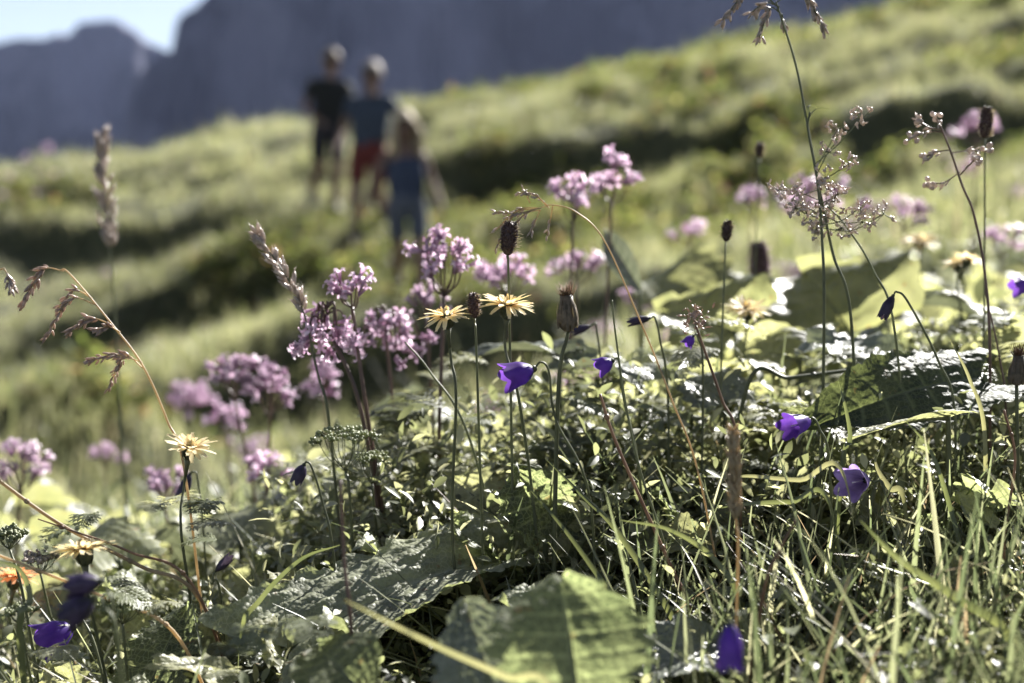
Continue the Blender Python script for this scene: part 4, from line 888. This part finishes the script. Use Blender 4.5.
for k in range(96):
    d = rr.uniform(1.15, 3.0); px = rr.uniform(430, 1080) if k < 80 else rr.uniform(-20, 430)
    g = ground(px, d); pr_ = protos[(0, 1, 0, 1, 2)[k % 5]]
    dupl(pr_, g, rr.uniform(-2.0, 1.0), rr.uniform(.55, 1.25), 'blurred broad green leaf on the slope behind the flowers', 'broad leaves scattered on the slope')
# scattered blurred flowers up the slope
def far_cluster(k):
    g = ground(560 + 40 * k, 2.6); root = thing('meadow_flower', 'small blurred pink flower head dotted on the hillside', 'flower', g, 'blurred flowers dotted on the hillside')
    sm = MB(); sm.tube([g, g + Vector((.005, 0, .12)), g + Vector((0, 0, .2))], .0018, 4); sm.obj('stem', M['stem'], root)
    fl = MB()
    for j in range(26): fl.blob(g + Vector((rnd.gauss(0, .014), rnd.gauss(0, .014), .2 + rnd.gauss(0, .009))), rvec(1), .011, .005, 5, 4)
    fl.obj('florets', M[('pink_pale', 'pink', 'pink_pale')[k]], root); return root
fc = [far_cluster(0), far_cluster(1)]
for k in range(24):
    d = 2.3 + 13 * rr.random() ** 1.7; px = rr.uniform(420, 1060) if k % 4 else rr.uniform(-30, 420)
    dupl(fc[k % 2], ground(px, d), rr.uniform(0, 6), rr.uniform(.7, 1.3) * (1 + d * .04), 'small blurred pink flower head dotted on the hillside', 'blurred flowers dotted on the hillside')
for k in range(16):
    d = rr.uniform(17, 20.5); px = rr.uniform(-30, 60)
    dupl(fc[k % 2], ground(px, d), rr.uniform(0, 6), rr.uniform(1.4, 2.2), 'pink flowering herb on the far ridge at the left edge', 'pink herbs on the far left ridge')
# ------------------------------------------------------------------ people
def skin(name, joints, bones, mat, parent=None, lv=2, off=None):
    me = bpy.data.meshes.new(name); ks = list(joints)
    o_ = Vector(off) if off is not None else Vector((0, 0, 0))
    me.from_pydata([tuple(Vector(joints[k][0]) - o_) for k in ks], [(ks.index(a), ks.index(b)) for a, b in bones], [])
    o = bpy.data.objects.new(name, me); COL.objects.link(o)
    sk_ = o.modifiers.new('s', 'SKIN'); sk_.use_smooth_shade = True; sb = o.modifiers.new('u', 'SUBSURF'); sb.levels = lv; sb.render_levels = lv
    for i, k in enumerate(ks):
        r = joints[k][1]; me.skin_vertices[0].data[i].radius = (r, r) if not isinstance(r, tuple) else r
    me.skin_vertices[0].data[0].use_root = True
    bpy.context.view_layer.update()
    dg = bpy.context.evaluated_depsgraph_get(); me2 = bpy.data.meshes.new_from_object(o.evaluated_get(dg)); o.modifiers.clear(); o.data = me2
    me2.materials.clear(); me2.materials.append(mat)
    for p in me2.polygons: p.use_smooth = True
    if parent: o.parent = parent
    return o
def person(px, d, H, label, yaw, arms, stride, mats, hair, long_hair=False, female=False, tank=False):
    g = ground(px, d); g = g + Vector((0, 0, -.01)); root = thing('person', label, 'person', g)
    root.rotation_euler = (0, .05 if H > 1.6 else -.03, 0)
    cy, sy = math.cos(yaw), math.sin(yaw); k = H / 1.75
    def W(x, y, z): return Vector((x * cy - y * sy, x * sy + y * cy, z)) * k    # local: facing -y
    sh = .175 if female else .20; hp = .105 if female else .10
    J = {'pelvis': (W(0, 0, .95), (.155 * k, .11 * k)), 'waist': (W(0, 0, 1.10), ((.12 if female else .14) * k, .095 * k)), 'chest': (W(0, -.01, 1.28), ((.14 if female else .165) * k, .11 * k)),
         'neck': (W(0, .0, 1.46), .06 * k), 'neck2': (W(0, -.016, 1.52), .056 * k), 'head': (W(0, -.03, 1.59), (.082 * k, .092 * k)), 'crown': (W(0, -.022, 1.685), (.080 * k, .088 * k))}
    Bn = [('pelvis', 'waist'), ('waist', 'chest'), ('chest', 'neck'), ('neck', 'neck2'), ('neck2', 'head'), ('head', 'crown')]
    for s, nm in ((-1, 'l'), (1, 'r')):
        st = stride * s; up = .07 if st < 0 else 0
        el, wr = arms[nm]
        J['sh' + nm] = (W(s * sh, 0, 1.385), .056 * k); J['el' + nm] = (W(*el), .040 * k); J['wr' + nm] = (W(*wr), .027 * k)
        hd = (Vector(wr) - Vector(el)).normalized(); pa = Vector(wr) + hd * .07; J['pa' + nm] = (W(*pa), (.036 * k, .02 * k))
        Bn += [('chest', 'sh' + nm), ('sh' + nm, 'el' + nm), ('el' + nm, 'wr' + nm), ('wr' + nm, 'pa' + nm)]
        for f in range(5):     # fingers and thumb
            sd = Vector((0, 1, 0)) if f else Vector((s * -1, .6, 0)); o1 = pa + hd * (.02 if f else -.03) + (Vector((0, (f - 2.5) * .019, 0)) if f else Vector((-s * .03, -.02, 0)))
            l = (.05, .062, .072, .066, .052)[f]; o2 = o1 + hd * l * .55 + Vector((-s * .004, 0, 0)); o3 = o2 + hd * l * .5 + Vector((-s * .016, 0, 0))
            J['f%d%s' % (f, nm)] = (W(*o1), .0095 * k); J['g%d%s' % (f, nm)] = (W(*o2), .0088 * k); J['h%d%s' % (f, nm)] = (W(*o3), .007 * k)
            Bn += [('pa' + nm, 'f%d%s' % (f, nm)), ('f%d%s' % (f, nm), 'g%d%s' % (f, nm)), ('g%d%s' % (f, nm), 'h%d%s' % (f, nm))]
        J['hi' + nm] = (W(s * hp, 0, .88), .095 * k); J['kn' + nm] = (W(s * .075, -.10 * st - .04, .49), .06 * k); J['cf' + nm] = (W(s * .06, -.16 * st + .02 + up, .32 + up), .056 * k); J['an' + nm] = (W(s * .045, -.22 * st + .03 + up, .09 + up), .038 * k)
        J['ht' + nm] = (W(s * .05, -.22 * st - .06 + up, .045 + up * .7), .040 * k); J['to' + nm] = (W(s * .06, -.22 * st - .14 + up, .035), .032 * k)
        Bn += [('pelvis', 'hi' + nm), ('hi' + nm, 'kn' + nm), ('kn' + nm, 'cf' + nm), ('cf' + nm, 'an' + nm), ('an' + nm, 'ht' + nm), ('ht' + nm, 'to' + nm)]
    JB = dict(J)
    for q_, m_ in (('pelvis', .80), ('waist', .80), ('chest', .82)): JB[q_] = (J[q_][0], tuple(v_ * m_ for v_ in J[q_][1]))
    for nm in 'lr': JB['sh' + nm] = (J['sh' + nm][0], .046 * k)
    for nm in 'lr': JB['hi' + nm] = (J['hi' + nm][0], .078 * k)
    skin('body', JB, Bn, M['skin'], root)
    def lp(names, grow): return {n: (J[n][0], tuple(q * grow + .012 * k for q in J[n][1]) if isinstance(J[n][1], tuple) else J[n][1] * grow + .012 * k) for n in names}
    tn = ['waist', 'chest', 'neck', 'shl', 'shr']; tj = lp(tn, 1.24); tj['neck'] = (W(0, .0, 1.42), .075 * k); tj['hem'] = (W(0, 0, .90), (.175 * k, .135 * k))
    tb = [('hem', 'waist'), ('waist', 'chest'), ('chest', 'neck'), ('chest', 'shl'), ('chest', 'shr')]
    if not tank:
        for nm in 'lr': tj['m' + nm] = (J['sh' + nm][0].lerp(J['el' + nm][0], .62), .058 * k); tb.append(('sh' + nm, 'm' + nm))
    skin('shirt' if not tank else 'tank_top', tj, tb, M[mats[0]], root)
    sj = lp(['pelvis', 'hil', 'hir'], 1.10); sj['band'] = (W(0, 0, 1.06), (.15 * k, .115 * k)); sb_ = [('band', 'pelvis'), ('pelvis', 'hil'), ('pelvis', 'hir')]
    for nm in 'lr': sj['k' + nm] = (J['hi' + nm][0].lerp(J['kn' + nm][0], .80), .088 * k); sb_.append(('hi' + nm, 'k' + nm))
    skin('shorts', sj, sb_, M[mats[1]], root)
    for nm in 'lr':
        bj = {a + nm: (J[a + nm][0], (J[a + nm][1] if not isinstance(J[a + nm][1], tuple) else J[a + nm][1][0]) + .024 * k) for a in ('an', 'ht')}
        bj['to' + nm] = (J['to' + nm][0] + (J['to' + nm][0] - J['ht' + nm][0]) * .45, .050 * k)
        bj['t' + nm] = (J['cf' + nm][0].lerp(J['an' + nm][0], .6), .052 * k)
        skin('boot', bj, [('an' + nm, 'ht' + nm), ('ht' + nm, 'to' + nm), ('t' + nm, 'an' + nm)], M['boot'], root, 1)
    # face and hair
    hc = W(0, -.025, 1.645)
    def child(mb, name, mat):
        o = mb.obj(name, mat); o.data.transform(Matrix.Identity(4)); o.parent = root; return o
    fm = MB()
    for s in (-1, 1): fm.blob(W(s * .032, -.108, 1.635), W(1, 0, 0), .024 * k, .008 * k, 8, 5)
    child(fm, 'eyes', M['eye'])
    fm = MB(); fm.tube([W(0, -.105, 1.645), W(0, -.130, 1.605), W(0, -.112, 1.598)], [.009 * k, .014 * k, .010 * k], 7)
    for s in (-1, 1): fm.blob(W(s * .080, -.02, 1.62), W(0, 0, 1), .055 * k, .016 * k, 7, 5)
    child(fm, 'nose_and_ears', M['skin'])
    fm = MB(); fm.blob(W(0, -.104, 1.568), W(1, 0, 0), .045 * k, .007 * k, 8, 5); child(fm, 'mouth', M['shorts_red'])
    hm_ = MB(); n = 24; m = 14; vs = []
    for i in range(m + 1):
        ph = math.pi * .60 * i / m
        for j in range(n):
            a = 2 * math.pi * j / n; front = max(0, -math.sin(a)); ph2 = ph * (1 - .34 * front)
            r0 = .102 + .006 * rnd.random(); vs.append(hc + W(math.sin(ph2) * math.cos(a) * r0 * .95, math.sin(ph2) * math.sin(a) * r0 * 1.12 + .012, math.cos(ph2) * r0 * 1.12 + .022))
    hm_.add(vs, [(i * n + j, i * n + (j + 1) % n, (i + 1) * n + (j + 1) % n, (i + 1) * n + j) for i in range(m) for j in range(n)])
    if long_hair:
        for j in range(150):
            a = rnd.uniform(-.35, math.pi + .35); st = hc + W(math.cos(a) * .085, math.sin(a) * .095, .02 + .06 * rnd.random()); fl = rnd.uniform(.24, .38)
            o1 = Vector((math.cos(a) * .035 + .02, math.sin(a) * .05, 0)); pts = [st, st + W(*o1) + W(0, 0, -fl * .3), st + W(*(o1 * 1.3)) + W(0, 0, -fl * .65) + rvec(.015), st + W(*(o1 * .9)) + W(0, 0, -fl) + rvec(.025)]
            hm_.tube(bez(pts, 4), [.012 * k] * 12 + [.003 * k], 4)
    child(hm_, 'hair', M[hair]); return root
A = lambda s, ex, ey, ez, wx, wy, wz: ((s * ex, ey, ez), (s * wx, wy, wz))
person(326, 15.5, 1.76, 'man in dark shirt and dark shorts, last and highest of the three hikers', .45,
       {'l': A(-1, .26, .05, 1.14, .20, -.20, 1.02), 'r': A(1, .27, .06, 1.14, .30, -.10, .92)}, .9, ('shirt_dark', 'shorts_dark'), 'hair_dark')
person(366, 14.3, 1.80, 'man in blue grey shirt and red shorts, middle of the three hikers', -.3,
       {'l': A(-1, .29, .02, 1.13, .27, -.16, .96), 'r': A(1, .35, .10, 1.18, .31, -.16, 1.06)}, -1.0, ('shirt_blue', 'shorts_red'), 'hair_grey')
person(410, 11.5, 1.54, 'long haired girl in blue tank top, front of the three hikers', .3,
       {'l': A(-1, .29, .02, 1.15, .38, -.08, .94), 'r': A(1, .25, .03, 1.14, .29, -.08, .93)}, .8, ('top_blue', 'shorts_grey'), 'hair_blond', True, True, True)
